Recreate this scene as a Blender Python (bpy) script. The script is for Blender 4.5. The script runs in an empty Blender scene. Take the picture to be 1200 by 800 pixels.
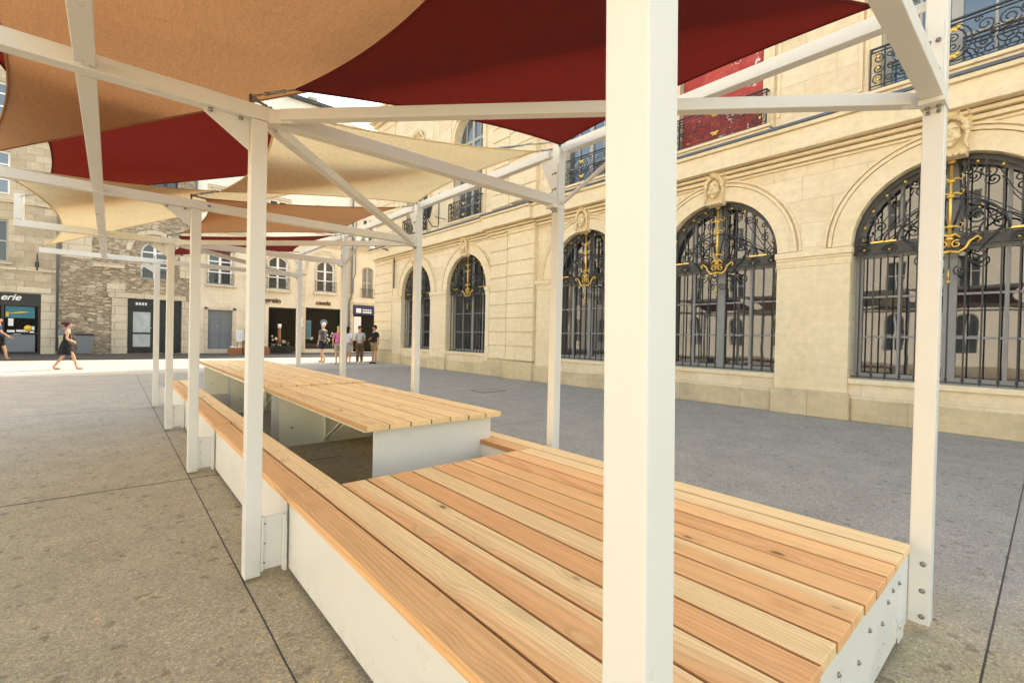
import bpy, bmesh, math, random
from mathutils import Vector, Matrix
random.seed(7)
R = math.radians; PI = math.pi; sin = math.sin; cos = math.cos
sc = bpy.context.scene
COL = sc.collection

# ------------------------------------------------------------------ materials
def mat(name):
    m = bpy.data.materials.new(name); m.use_nodes = True
    nt = m.node_tree; b = nt.nodes['Principled BSDF']
    return m, nt, b
def N(nt, t, **k):
    n = nt.nodes.new(t)
    for a, v in k.items(): setattr(n, a, v)
    return n
def math_n(nt, op, a=None, b=None, c=None):
    n = N(nt, 'ShaderNodeMath', operation=op)
    for i, v in enumerate((a, b, c)):
        if v is None: continue
        if isinstance(v, (int, float)): n.inputs[i].default_value = v
        else: nt.links.new(v, n.inputs[i])
    return n.outputs[0]
def mix(nt, f, a, b, mode='MIX'):
    n = N(nt, 'ShaderNodeMix', data_type='RGBA', blend_type=mode)
    for i, v in ((0, f), (6, a), (7, b)):
        if isinstance(v, (int, float)): n.inputs[i].default_value = v
        elif isinstance(v, tuple): n.inputs[i].default_value = (*v, 1)
        else: nt.links.new(v, n.inputs[i])
    return n.outputs[2]
def ramp(nt, f, stops):
    n = N(nt, 'ShaderNodeValToRGB')
    e = n.color_ramp.elements
    while len(e) < len(stops): e.new(.5)
    for i, (p, c) in enumerate(stops):
        e[i].position = p; e[i].color = (*c, 1) if isinstance(c, tuple) else (c, c, c, 1)
    nt.links.new(f, n.inputs[0]); return n.outputs[0]
def coords(nt, sx=1, sy=1, sz=1):
    tc = N(nt, 'ShaderNodeTexCoord'); mp = N(nt, 'ShaderNodeMapping')
    nt.links.new(tc.outputs['Object'], mp.inputs[0]); mp.inputs['Scale'].default_value = (sx, sy, sz)
    return mp.outputs[0]
def noise(nt, vec, scale, detail=4, rough=.55, dist=0):
    n = N(nt, 'ShaderNodeTexNoise'); nt.links.new(vec, n.inputs['Vector'])
    n.inputs['Scale'].default_value = scale; n.inputs['Detail'].default_value = detail
    n.inputs['Roughness'].default_value = rough; n.inputs['Distortion'].default_value = dist
    return n.outputs['Fac']
def bump(nt, b, h, strength=.3, dist=.01):
    n = N(nt, 'ShaderNodeBump'); n.inputs['Strength'].default_value = strength; n.inputs['Distance'].default_value = dist
    nt.links.new(h, n.inputs['Height']); nt.links.new(n.outputs[0], b.inputs['Normal'])
def plain(name, col, rough=.5, metal=0, var=.12, scale=8, bmp=.05, ior=None):
    m, nt, b = mat(name); v = coords(nt)
    n = noise(nt, v, scale, 5)
    c = mix(nt, n, tuple(x*(1-var) for x in col), tuple(min(1, x*(1+var)) for x in col))
    nt.links.new(c, b.inputs['Base Color']); b.inputs['Roughness'].default_value = rough
    b.inputs['Metallic'].default_value = metal
    if ior: b.inputs['IOR'].default_value = ior
    if bmp: bump(nt, b, noise(nt, v, scale*12, 3), bmp, .003)
    return m

def stone(name, a, b_, bw=.9, bh=.45, mortar=.006, mcol=.6, stain=(.30, .22, .11), rough=.85, squash=1, warm=1.0, offs=.5, stainamt=.35, msm=.2):
    """coursed ashlar: blocks laid out on the wall's own metres, each block its own shade, with stains and pitting"""
    m, nt, b = mat(name)
    tc = N(nt, 'ShaderNodeTexCoord'); sp = N(nt, 'ShaderNodeSeparateXYZ'); nt.links.new(tc.outputs['Object'], sp.inputs[0])
    cb = N(nt, 'ShaderNodeCombineXYZ')
    nt.links.new(math_n(nt, 'ADD', sp.outputs[0], sp.outputs[1]), cb.inputs[0]); nt.links.new(sp.outputs[2], cb.inputs[1])
    wob = N(nt, 'ShaderNodeTexNoise'); nt.links.new(tc.outputs['Object'], wob.inputs['Vector']); wob.inputs['Scale'].default_value = 1.2
    vadd = N(nt, 'ShaderNodeVectorMath', operation='MULTIPLY_ADD'); nt.links.new(wob.outputs['Color'], vadd.inputs[0])
    vadd.inputs[1].default_value = (.02*squash, .02*squash, 0); nt.links.new(cb.outputs[0], vadd.inputs[2])
    br = N(nt, 'ShaderNodeTexBrick'); nt.links.new(vadd.outputs[0], br.inputs['Vector'])
    br.inputs['Scale'].default_value = 1; br.inputs['Brick Width'].default_value = bw; br.inputs['Row Height'].default_value = bh
    br.inputs['Mortar Size'].default_value = mortar; br.inputs['Mortar Smooth'].default_value = msm; br.offset = offs
    br.inputs['Color1'].default_value = (*a, 1); br.inputs['Color2'].default_value = (*b_, 1)
    br.inputs['Mortar'].default_value = (*[mcol*x for x in a], 1)
    o = tc.outputs['Object']
    n1 = noise(nt, o, .9, 6, .65); n2 = noise(nt, o, 7, 6, .7); 
    c = mix(nt, math_n(nt, 'MULTIPLY', ramp(nt, n1, [(.45, 0.0), (.72, 1.0)]), stainamt), br.outputs[0], stain)
    c = mix(nt, .55, c, mix(nt, 1.0, c, ramp(nt, n2, [(.3, .80), (.7, 1.10)]), 'MULTIPLY'))
    sl = N(nt, 'ShaderNodeMapping'); nt.links.new(o, sl.inputs[0]); sl.inputs['Scale'].default_value = (.8, .8, 9)
    n3 = noise(nt, sl.outputs[0], 1.5, 4, .6)
    c = mix(nt, .3, c, mix(nt, 1.0, c, ramp(nt, n3, [(.35, .86), (.65, 1.08)]), 'MULTIPLY'))
    nt.links.new(c, b.inputs['Base Color']); b.inputs['Roughness'].default_value = rough
    h = math_n(nt, 'ADD', math_n(nt, 'MULTIPLY', br.outputs['Fac'], -1.0), math_n(nt, 'MULTIPLY', noise(nt, o, 25, 6, .7), .35))
    bump(nt, b, h, .5, .012)
    return m

def N_sep(nt, col, i):
    s = N(nt, 'ShaderNodeSeparateColor'); nt.links.new(col, s.inputs[0]); return s.outputs[i]
def rubble(name):
    m, nt, b = mat(name)
    tc = N(nt, 'ShaderNodeTexCoord'); sp = N(nt, 'ShaderNodeSeparateXYZ'); nt.links.new(tc.outputs['Object'], sp.inputs[0]); o = tc.outputs['Object']
    w1 = math_n(nt, 'SUBTRACT', noise(nt, o, 1.1, 3), .5)
    cb = N(nt, 'ShaderNodeCombineXYZ'); nt.links.new(math_n(nt, 'MULTIPLY', math_n(nt, 'ADD', sp.outputs[0], sp.outputs[1]), 3.1), cb.inputs[0])
    nt.links.new(math_n(nt, 'MULTIPLY_ADD', sp.outputs[2], 9.5, math_n(nt, 'MULTIPLY', w1, 1.6)), cb.inputs[1])
    vo = N(nt, 'ShaderNodeTexVoronoi'); nt.links.new(cb.outputs[0], vo.inputs['Vector']); vo.inputs['Scale'].default_value = 1; vo.inputs['Randomness'].default_value = .82
    ve = N(nt, 'ShaderNodeTexVoronoi', feature='DISTANCE_TO_EDGE'); nt.links.new(cb.outputs[0], ve.inputs['Vector']); ve.inputs['Scale'].default_value = 1; ve.inputs['Randomness'].default_value = .82
    c = ramp(nt, N_sep(nt, vo.outputs['Color'], 0), [(0, (.27, .21, .135)), (.35, (.38, .30, .20)), (.7, (.47, .39, .27)), (1, (.60, .52, .39))])
    c = mix(nt, .8, c, mix(nt, 1.0, c, ramp(nt, noise(nt, o, 6, 5, .7), [(.3, .65), (.7, 1.3)]), 'MULTIPLY'))
    c = mix(nt, ramp(nt, noise(nt, o, .5, 4, .6), [(.4, 0.0), (.7, .55)]), c, (.50, .42, .30))
    mo = ramp(nt, ve.outputs['Distance'], [(.015, 1.0), (.075, 0.0)])
    c = mix(nt, math_n(nt, 'MULTIPLY', mo, .75), c, (.17, .135, .095))
    nt.links.new(c, b.inputs['Base Color']); b.inputs['Roughness'].default_value = .9
    bump(nt, b, math_n(nt, 'ADD', math_n(nt, 'MULTIPLY', mo, -1.0), noise(nt, o, 12, 4, .6)), .8, .03); return m
M = {}
M['ashlar'] = stone('warm_limestone', (.88, .745, .53), (.81, .66, .44), 1.05, .47, .005, .68, stain=(.74, .52, .24), stainamt=.42)
M['ashlar_plain'] = stone('dressed_limestone', (.88, .735, .50), (.84, .69, .445), 2.3, 3.1, .003, .8, stainamt=.25, stain=(.70, .50, .24))
M['plinth'] = stone('plinth_limestone', (.74, .60, .37), (.68, .54, .32), 1.4, .6, .006, .6, stain=(.38, .30, .19), stainamt=.6)
M['far_block'] = stone('old_block_stone', (.62, .53, .38), (.46, .375, .25), .62, .36, .014, .62, stain=(.2, .16, .1), squash=3, stainamt=.5)
M['rubble'] = rubble('rubble_stone')
M['quoin'] = stone('quoin_stone', (.66, .58, .44), (.60, .52, .38), 1.2, .43, .015, .5, stainamt=.3)
M['render'] = stone('cream_render', (.76, .67, .51), (.76, .67, .51), 60, 60, .001, 1, stain=(.55, .47, .35), stainamt=.5)
M['render_white'] = stone('pale_render', (.86, .82, .72), (.86, .82, .72), 60, 60, .001, 1, stain=(.55, .5, .4), stainamt=.35)
M['carved'] = plain('carved_stone', (.78, .62, .37), .85, var=.25, scale=10, bmp=.3)
M['lead'] = plain('lead_flashing', (.12, .14, .17), .55, .3, .25, 6)
M['iron'] = plain('black_iron', (.052, .052, .050), .45, .4, .2, 10)
M['gold'] = plain('gilding', (.82, .53, .12), .32, .6, .2, 20)
M['wframe'] = plain('grey_window_paint', (.30, .30, .29), .5, 0, .1, 6)
M['wframe_up'] = plain('stone_grey_window_paint', (.42, .41, .37), .5, 0, .1, 6)
M['wwhite'] = plain('white_window_paint', (.88, .88, .86), .5, 0, .08, 6)
M['paint'] = plain('cream_steel_paint', (.775, .755, .69), .34, 0, .035, 3, .03)
def paint_wear():
    m = M['paint']; nt = m.node_tree; b = nt.nodes['Principled BSDF']; tc = N(nt, 'ShaderNodeTexCoord'); o = tc.outputs['Object']
    src = b.inputs['Base Color'].links[0].from_socket; sp = N(nt, 'ShaderNodeSeparateXYZ'); nt.links.new(o, sp.inputs[0])
    low = ramp(nt, sp.outputs[2], [(.02, 1.0), (.16, 0.0)])
    d = math_n(nt, 'MULTIPLY', low, ramp(nt, noise(nt, o, 14, 5, .7), [(.45, 0.0), (.75, .3)]))
    c = mix(nt, d, src, (.36, .31, .23))
    sc_ = ramp(nt, noise(nt, coords(nt, 6, 6, 1.2), 9, 4, .75), [(.68, 0.0), (.74, .06)])
    c = mix(nt, sc_, c, (.45, .40, .32)); nt.links.new(c, b.inputs['Base Color'])
    nt.links.new(ramp(nt, noise(nt, o, 5, 4, .6), [(.3, .26), (.7, .5)]), b.inputs['Roughness'])
paint_wear()
M['bouncepaint'] = plain('matt_bounce_tinted_paint', (.88, .84, .64), .8, 0, .06, 3, .03)  # cream paint again, matt, with yellow ground bounce put into the colour
M['steel'] = plain('stainless_steel', (.35, .35, .34), .3, .9, .2, 20)
M['bolt'] = plain('zinc_bolt', (.32, .31, .28), .4, .8, .3, 40)
M['slate'] = stone('slate_roof', (.09, .095, .11), (.06, .065, .075), .3, .2, .01, .5, stainamt=.1)
M['tile'] = stone('clay_tile_roof', (.36, .17, .09), (.26, .12, .07), .25, .3, .02, .5, stainamt=.3)
M['black'] = plain('black_shopfront_paint', (.012, .012, .013), .35, 0, .2, 8)
M['graydoor'] = plain('grey_door_paint', (.17, .185, .205), .5, 0, .12, 5)
M['navy'] = plain('navy_sign_paint', (.012, .022, .10), .4, 0, .1, 5)
M['white'] = plain('white_paint', (.8, .8, .78), .5, 0, .05, 8)
M['text_brown'] = plain('bronze_letter', (.10, .045, .02), .4, .3, .1, 8)
M['red'] = plain('red_print', (.55, .05, .03), .6, 0, .3, 3)
M['teal'] = plain('teal_poster', (.03, .16, .20), .5, 0, .5, 5)
M['yellow'] = plain('yellow_plastic', (.8, .5, .03), .5, 0, .1, 8)
M['wicker'] = plain('orange_crate_wood', (.32, .13, .05), .7, 0, .3, 20)
M['leaf'] = plain('dark_foliage', (.03, .06, .02), .6, 0, .5, 25)
M['pipe'] = plain('zinc_pipe', (.16, .17, .18), .5, .4, .15, 8)

def glass(name, tint=(.015, .018, .02), wav=.25, ior=2.0, rough=.02, scale=1.1):
    m, nt, b = mat(name); v = coords(nt)
    b.inputs['Base Color'].default_value = (*tint, 1); b.inputs['Roughness'].default_value = rough; b.inputs['IOR'].default_value = ior
    bump(nt, b, noise(nt, v, scale, 2, .4), wav, .05)
    n = noise(nt, v, 3, 3)
    nt.links.new(mix(nt, n, tint, tuple(x*2.2 for x in tint)), b.inputs['Base Color'])
    return m
M['glass'] = glass('old_reflective_glass', wav=.035, ior=2.0, scale=1.3)
M['glass_up'] = glass('sky_reflecting_glass', (.04, .05, .06), .12, 2.3)
M['glass_far'] = glass('distant_window_glass', (.025, .03, .035), .12, 1.7)
M['glass_shop'] = glass('shop_glass', (.006, .006, .005), .05, 1.22)

M['doorglass'] = plain('frosted_door_glass', (.42, .46, .46), .15, 0, .4, 3)
def wood():
    m, nt, b = mat('larch_boards')
    tc = N(nt, 'ShaderNodeTexCoord'); geo = N(nt, 'ShaderNodeNewGeometry'); rnd = geo.outputs['Random Per Island']
    sp = N(nt, 'ShaderNodeSeparateXYZ'); nt.links.new(tc.outputs['Object'], sp.inputs[0])
    x, y, z = sp.outputs
    r2 = math_n(nt, 'FRACT', math_n(nt, 'MULTIPLY', rnd, 37.7)); r3 = math_n(nt, 'FRACT', math_n(nt, 'MULTIPLY', rnd, 91.3))
    # knots: cells stretched along the board
    kv = N(nt, 'ShaderNodeCombineXYZ')
    nt.links.new(math_n(nt, 'MULTIPLY', x, 7.0), kv.inputs[0]); nt.links.new(math_n(nt, 'MULTIPLY_ADD', y, 3.4, math_n(nt, 'MULTIPLY', rnd, 60)), kv.inputs[1])
    vo = N(nt, 'ShaderNodeTexVoronoi'); nt.links.new(kv.outputs[0], vo.inputs['Vector']); vo.inputs['Scale'].default_value = 1
    vo.inputs['Randomness'].default_value = 1
    dk = vo.outputs['Distance']
    gate = math_n(nt, 'GREATER_THAN', N_sep(nt, vo.outputs['Color'], 0), .64)
    knot = math_n(nt, 'MULTIPLY', ramp(nt, dk, [(.07, 1.0), (.13, 0.0)]), gate)
    halo = math_n(nt, 'MULTIPLY', ramp(nt, dk, [(.0, 1.0), (.42, 0.0)]), gate)
    # growth rings around a pith line beside/below the board, wandering along its length
    nv = N(nt, 'ShaderNodeCombineXYZ')
    nt.links.new(math_n(nt, 'MULTIPLY_ADD', rnd, 50, math_n(nt, 'MULTIPLY', x, 3.0)), nv.inputs[0])
    nt.links.new(math_n(nt, 'MULTIPLY', y, .42), nv.inputs[1]); nt.links.new(math_n(nt, 'MULTIPLY', z, 3.0), nv.inputs[2])
    nz = N(nt, 'ShaderNodeTexNoise'); nt.links.new(nv.outputs[0], nz.inputs['Vector']); nz.inputs['Scale'].default_value = 1.0; nz.inputs['Detail'].default_value = 1.6
    w = math_n(nt, 'MULTIPLY', math_n(nt, 'SUBTRACT', nz.outputs['Fac'], .5), .15)
    att = N(nt, 'ShaderNodeAttribute', attribute_name='across'); fx = math_n(nt, 'ADD', att.outputs['Fac'], math_n(nt, 'MULTIPLY_ADD', r2, .34, -.25))
    fz = math_n(nt, 'ADD', z, math_n(nt, 'MULTIPLY_ADD', r3, .12, -.36))
    rad = math_n(nt, 'SQRT', math_n(nt, 'ADD', math_n(nt, 'MULTIPLY', fx, fx), math_n(nt, 'MULTIPLY', fz, fz)))
    rad = math_n(nt, 'ADD', math_n(nt, 'ADD', rad, w), math_n(nt, 'MULTIPLY', halo, .022))
    ph = math_n(nt, 'FRACT', math_n(nt, 'MULTIPLY', rad, 78))
    ring = ramp(nt, ph, [(0.0, 0.0), (.5, .18), (.86, 1.0), (1.0, .0)])
    # fine fibre
    fv = N(nt, 'ShaderNodeMapping'); nt.links.new(tc.outputs['Object'], fv.inputs[0]); fv.inputs['Scale'].default_value = (1, .03, 1)
    fib = noise(nt, fv.outputs[0], 260, 3, .6); fib2 = noise(nt, fv.outputs[0], 40, 3, .6)
    heart = ramp(nt, math_n(nt, 'ADD', rad, math_n(nt, 'MULTIPLY_ADD', r2, .20, -.12)), [(.24, 1.0), (.275, 0.0)])
    sap = (.85, .66, .375); hrt = mix(nt, r3, (.81, .51, .25), (.72, .405, .19))
    base = mix(nt, heart, sap, hrt)
    late = mix(nt, 1.0, base, (.74, .56, .42), 'MULTIPLY')
    c = mix(nt, math_n(nt, 'MULTIPLY', ring, .50), base, late)
    c = mix(nt, .5, c, mix(nt, 1.0, c, ramp(nt, fib, [(.3, .78), (.7, 1.15)]), 'MULTIPLY'))
    c = mix(nt, .5, c, mix(nt, 1.0, c, ramp(nt, fib2, [(.3, .80), (.7, 1.15)]), 'MULTIPLY'))
    c = mix(nt, 1.0, c, ramp(nt, rnd, [(0, (1.02, .96, .88)), (.5, (1.12, 1.08, 1.0)), (1, (1.2, 1.17, 1.12))]), 'MULTIPLY')
    c = mix(nt, math_n(nt, 'MULTIPLY', halo, .35), c, (.45, .22, .08))
    c = mix(nt, math_n(nt, 'MULTIPLY', knot, .85), c, (.14, .055, .02))
    # board sides tinted dark orange: shade in the gaps put into the colour
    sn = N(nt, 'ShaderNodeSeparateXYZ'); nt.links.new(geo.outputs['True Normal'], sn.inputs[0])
    gap_shade = math_n(nt, 'MULTIPLY', ramp(nt, math_n(nt, 'ABSOLUTE', sn.outputs[0]), [(.5, 0.0), (.9, 1.0)]), math_n(nt, 'GREATER_THAN', x, .80))
    c = mix(nt, math_n(nt, 'MULTIPLY', gap_shade, .62), c, (.30, .12, .035))
    nt.links.new(c, b.inputs['Base Color']); b.inputs['Roughness'].default_value = .62
    h = math_n(nt, 'ADD', math_n(nt, 'MULTIPLY', ring, .5), math_n(nt, 'MULTIPLY', fib, .6))
    bump(nt, b, h, .25, .002)
    return m
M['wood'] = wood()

def sail_mat(name, col, trans, tcol):
    m, nt, b = mat(name); v = coords(nt)
    n = noise(nt, v, 1.3, 4, .6); n2 = noise(nt, v, 60, 3, .7)
    f1 = noise(nt, coords(nt, 1, .02, 1), 500, 2, .5); f2 = noise(nt, coords(nt, .02, 1, 1), 500, 2, .5)
    wv = math_n(nt, 'ADD', f1, f2)
    c = mix(nt, n, tuple(x*.85 for x in col), tuple(min(1, x*1.12) for x in col))
    c = mix(nt, .6, c, mix(nt, 1.0, c, ramp(nt, math_n(nt, 'MULTIPLY', wv, .5), [(.38, .7), (.62, 1.25)]), 'MULTIPLY'))
    c = mix(nt, .4, c, mix(nt, 1.0, c, ramp(nt, n2, [(.3, .75), (.7, 1.2)]), 'MULTIPLY'))
    nt.links.new(c, b.inputs['Base Color']); b.inputs['Roughness'].default_value = .9
    tr = N(nt, 'ShaderNodeBsdfTranslucent'); tc = mix(nt, 1.0, c, tcol, 'MULTIPLY'); nt.links.new(tc, tr.inputs['Color'])
    mx = N(nt, 'ShaderNodeMixShader'); mx.inputs[0].default_value = trans
    nt.links.new(b.outputs[0], mx.inputs[1]); nt.links.new(tr.outputs[0], mx.inputs[2])
    nt.links.new(mx.outputs[0], nt.nodes['Material Output'].inputs['Surface'])
    bump(nt, b, math_n(nt, 'ADD', wv, math_n(nt, 'MULTIPLY', n, 3)), .25, .004)
    return m
M['sail_tan'] = sail_mat('tan_shade_cloth', (.47, .25, .115), .45, (1, .92, .8))
M['sail_red'] = sail_mat('dark_red_shade_cloth', (.185, .014, .010), .36, (1, .7, .6))
M['sail_cream'] = sail_mat('cream_shade_cloth', (.86, .71, .43), .48, (1, .95, .85))

def ground_mat(name, ca, cb, joints=True, aggregate=1.0, grain=.8):
    m, nt, b = mat(name)
    tc = N(nt, 'ShaderNodeTexCoord'); o = tc.outputs['Object']
    sp = N(nt, 'ShaderNodeSeparateXYZ'); nt.links.new(o, sp.inputs[0]); x, y, z = sp.outputs
    big = noise(nt, o, .35, 5, .6); mid = noise(nt, o, 2.2, 6, .65)
    light_tint = math_n(nt, 'MAXIMUM', ramp(nt, math_n(nt, 'MULTIPLY', x, .25), [(.70, 0.0), (1.0, 1.0)]), ramp(nt, math_n(nt, 'MULTIPLY', y, .1), [(.55, 0.0), (.95, 1.0)]))  # greyer far off and to the right: tint of the light painted into the paving
    c = mix(nt, math_n(nt, 'ADD', math_n(nt, 'MULTIPLY', light_tint, .8), math_n(nt, 'MULTIPLY', big, .2)), ca, cb)
    c = mix(nt, .42, c, mix(nt, 1.0, c, ramp(nt, mid, [(.3, .68), (.7, 1.22)]), 'MULTIPLY'))
    vo = N(nt, 'ShaderNodeTexVoronoi'); nt.links.new(o, vo.inputs['Vector']); vo.inputs['Scale'].default_value = 120
    cell = N_sep(nt, vo.outputs['Color'], 0); hue = N_sep(nt, vo.outputs['Color'], 1)
    peb = ramp(nt, cell, [(.0, (.62, .58, .54)), (.3, (.86, .84, .8)), (.65, (1.05, 1.0, .93)), (.92, (1.28, 1.22, 1.1)), (1, (1.6, 1.55, 1.4))])
    c = mix(nt, grain*aggregate, c, mix(nt, 1.0, c, peb, 'MULTIPLY'))
    vo3 = N(nt, 'ShaderNodeTexVoronoi'); nt.links.new(o, vo3.inputs['Vector']); vo3.inputs['Scale'].default_value = 27
    spk = ramp(nt, N_sep(nt, vo3.outputs['Color'], 0), [(.0, (.35, .3, .28)), (.06, (1, 1, 1)), (.93, (1, 1, 1)), (1.0, (1.35, 1.2, 1.0))])
    c = mix(nt, .6*aggregate, c, mix(nt, 1.0, c, spk, 'MULTIPLY'))
    c = mix(nt, 1.0, c, ramp(nt, noise(nt, o, 190, 3, .7), [(.3, .75), (.7, 1.25)]), 'MULTIPLY')
    # stains / gum spots
    sv = N(nt, 'ShaderNodeTexVoronoi'); nt.links.new(o, sv.inputs['Vector']); sv.inputs['Scale'].default_value = 1.1
    spot = math_n(nt, 'MULTIPLY', ramp(nt, sv.outputs['Distance'], [(.012, 1.0), (.022, 0.0)]), .5)
    c = mix(nt, spot, c, (.03, .028, .025))
    h = math_n(nt, 'MULTIPLY', vo.outputs['Distance'], .8)
    if joints:
        def line(v, off, period, wd):
            d = math_n(nt, 'ABSOLUTE', math_n(nt, 'SUBTRACT', math_n(nt, 'MODULO', math_n(nt, 'ADD', v, 1000*period-off+period/2), period), period/2))
            return math_n(nt, 'LESS_THAN', d, wd)
        wig = math_n(nt, 'MULTIPLY', math_n(nt, 'SUBTRACT', noise(nt, o, 6, 3), .5), .005)
        yw = math_n(nt, 'ADD', y, wig); side = math_n(nt, 'GREATER_THAN', x, 2.0)
        jy = math_n(nt, 'ADD', math_n(nt, 'MULTIPLY', line(yw, .17, 5.5, .0045), side), math_n(nt, 'MULTIPLY', line(yw, .17, 5.11, .012), math_n(nt, 'SUBTRACT', 1.0, side)))
        j = math_n(nt, 'MAXIMUM', line(math_n(nt, 'ADD', x, wig), .575, 9.8, .0045), jy)
        c = mix(nt, math_n(nt, 'MULTIPLY', j, .88), c, (.02, .018, .016))
        h = math_n(nt, 'SUBTRACT', h, math_n(nt, 'MULTIPLY', j, 3.0))
    nt.links.new(c, b.inputs['Base Color']); b.inputs['Roughness'].default_value = .8
    bump(nt, b, h, .35, .006)
    return m
M['ground'] = ground_mat('exposed_aggregate_concrete', (.43, .365, .235), (.36, .342, .322))
M['street'] = ground_mat('sun_paled_concrete_street', (.52, .50, .45), (.46, .43, .38), False, .4)  # plaza concrete made paler: sunlight on this strip put into the colour
M['pavement'] = ground_mat('dark_asphalt_pavement', (.062, .062, .066), (.05, .05, .052), False, .4)

# ------------------------------------------------------------------ mesh builder
TF = lambda u, d, z: (10.33+d, u, z)        # the library's facade: u along it, d into it
TB = lambda u, d, z: (u, 32.3+d, z)         # the houses across the street
class MB:
    def __init__(s, T=None): s.v = []; s.f = []; s.T = T; s.sm = []
    def add(s, vs, fs, smooth=False):
        o = len(s.v); s.v += [tuple(s.T(*p)) if s.T else tuple(p) for p in vs]
        s.f += [tuple(i+o for i in f) for f in fs]; s.sm += [smooth]*len(fs); return s
    def box(s, x0, x1, y0, y1, z0, z1):
        return s.add([(x, y, z) for x in (x0, x1) for y in (y0, y1) for z in (z0, z1)],
                     [(0, 1, 3, 2), (4, 6, 7, 5), (0, 4, 5, 1), (2, 3, 7, 6), (0, 2, 6, 4), (1, 5, 7, 3)])
    def beam(s, a, b, w, h, up=(0, 0, 1)):
        a = Vector(a); b = Vector(b); d = (b-a).normalized(); r = d.cross(Vector(up)).normalized(); u = r.cross(d)
        vs = [p + r*(w/2*i) + u*(h/2*j) for p in (a, b) for i, j in ((-1, -1), (1, -1), (1, 1), (-1, 1))]
        return s.add(vs, [(0, 1, 2, 3), (7, 6, 5, 4), (0, 4, 5, 1), (1, 5, 6, 2), (2, 6, 7, 3), (3, 7, 4, 0)])
    def tube(s, pts, r, n=6, caps=True, r2=None):
        pts = [Vector(p) for p in pts]; k = len(pts); vs = []; prev = None
        for i, p in enumerate(pts):
            d = (pts[min(i+1, k-1)]-pts[max(i-1, 0)]).normalized()
            if prev is None: a = d.orthogonal().normalized()
            else:
                a = prev - d*prev.dot(d)
                a = a.normalized() if a.length > 1e-6 else d.orthogonal().normalized()
            prev = a; b = d.cross(a)
            rr = r if r2 is None else r+(r2-r)*i/(k-1)
            vs += [p + a*(rr*cos(2*PI*j/n)) + b*(rr*sin(2*PI*j/n)) for j in range(n)]
        fs = [(i*n+j, i*n+(j+1) % n, (i+1)*n+(j+1) % n, (i+1)*n+j) for i in range(k-1) for j in range(n)]
        if caps: fs += [tuple(range(n-1, -1, -1)), tuple((k-1)*n+j for j in range(n))]
        return s.add(vs, fs, True)
    def ball(s, c, r, n=8, m=6, sx=1, sy=1, sz=1):
        vs = [(c[0], c[1], c[2]-r*sz)]
        for i in range(1, m):
            t = -PI/2+PI*i/m
            vs += [(c[0]+r*sx*cos(t)*cos(2*PI*j/n), c[1]+r*sy*cos(t)*sin(2*PI*j/n), c[2]+r*sz*sin(t)) for j in range(n)]
        vs.append((c[0], c[1], c[2]+r*sz)); L = len(vs)-1
        fs = [(0, 1+(j+1) % n, 1+j) for j in range(n)]
        for i in range(m-2):
            fs += [(1+i*n+j, 1+i*n+(j+1) % n, 1+(i+1)*n+(j+1) % n, 1+(i+1)*n+j) for j in range(n)]
        fs += [(1+(m-2)*n+j, 1+(m-2)*n+(j+1) % n, L) for j in range(n)]
        return s.add(vs, fs, True)
    def prism(s, poly, lo, hi, axis=0):
        """poly: 2D outline; extruded along 'axis' (0,1,2) from lo to hi"""
        def P(p, t):
            q = list(p); q.insert(axis, t); return tuple(q)
        k = len(poly)
        return s.add([P(p, lo) for p in poly]+[P(p, hi) for p in poly],
                     [tuple(range(k)), tuple(range(2*k-1, k-1, -1))]+[(i, (i+1) % k, k+(i+1) % k, k+i) for i in range(k)])
    def build(s, name, m, parent=None, bev=0, loc=None, normals=True):
        me = bpy.data.meshes.new(name); me.from_pydata(s.v, [], s.f)
        for p, t in zip(me.polygons, s.sm): p.use_smooth = t
        if normals:
            bm = bmesh.new(); bm.from_mesh(me); bmesh.ops.recalc_face_normals(bm, faces=bm.faces); bm.to_mesh(me); bm.free()
        if getattr(s, 'attr', None):
            at = me.attributes.new('across', 'FLOAT', 'POINT'); at.data.foreach_set('value', s.attr)
        me.materials.append(M[m] if isinstance(m, str) else m)
        o = bpy.data.objects.new(name, me); COL.objects.link(o)
        if parent is not None:
            o.parent = parent
            q = parent
            off = Vector((0, 0, 0))
            while q is not None: off += q.location; q = q.parent
            o.location = -off
        if bev:
            bv = o.modifiers.new('bevel', 'BEVEL'); bv.width = bev; bv.segments = 2; bv.limit_method = 'ANGLE'; bv.harden_normals = False
        return o
def tag(o, label=None, cat=None, group=None, kind=None):
    for k, v in (('label', label), ('category', cat), ('group', group), ('kind', kind)):
        if v: o[k] = v
    return o
def empty(name, loc, label, cat, group=None):
    o = bpy.data.objects.new(name, None); o.location = loc; o.empty_display_size = .2; COL.objects.link(o)
    return tag(o, label, cat, group)
def copy_tree(o, parent=None, delta=(0, 0, 0)):
    c = o.copy(); COL.objects.link(c)
    if parent is not None: c.parent = parent
    c.location = Vector(c.location)+Vector(delta)
    for ch in [q for q in bpy.data.objects if q.parent == o]: copy_tree(ch, c)
    return c

# ------------------------------------------------------------------ setting
g = MB(); n = 24
gx = [-260, -60, -20, -8, 0, 4, 8, 12, 20, 60, 260]; gy = [-260, -60, -20, -8, 0, 6, 12, 18, 26, 60, 260]
g.add([(x, y, 0) for x in gx for y in gy], [(i*11+j, (i+1)*11+j, (i+1)*11+j+1, i*11+j+1) for i in range(10) for j in range(10)])
tag(g.build('plaza_ground', 'ground', normals=False), kind='structure')
g = MB(); g.add([(-60, 18.4, .004), (60, 18.4, .004), (60, 27.2, .004), (-60, 27.2, .004)], [(0, 1, 2, 3)])
tag(g.build('street', 'street', normals=False), kind='structure')
g = MB(); g.box(-60, 60, 27.2, 32.28, -.05, .05)
tag(g.build('pavement', 'pavement', bev=.01), kind='structure')

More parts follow.
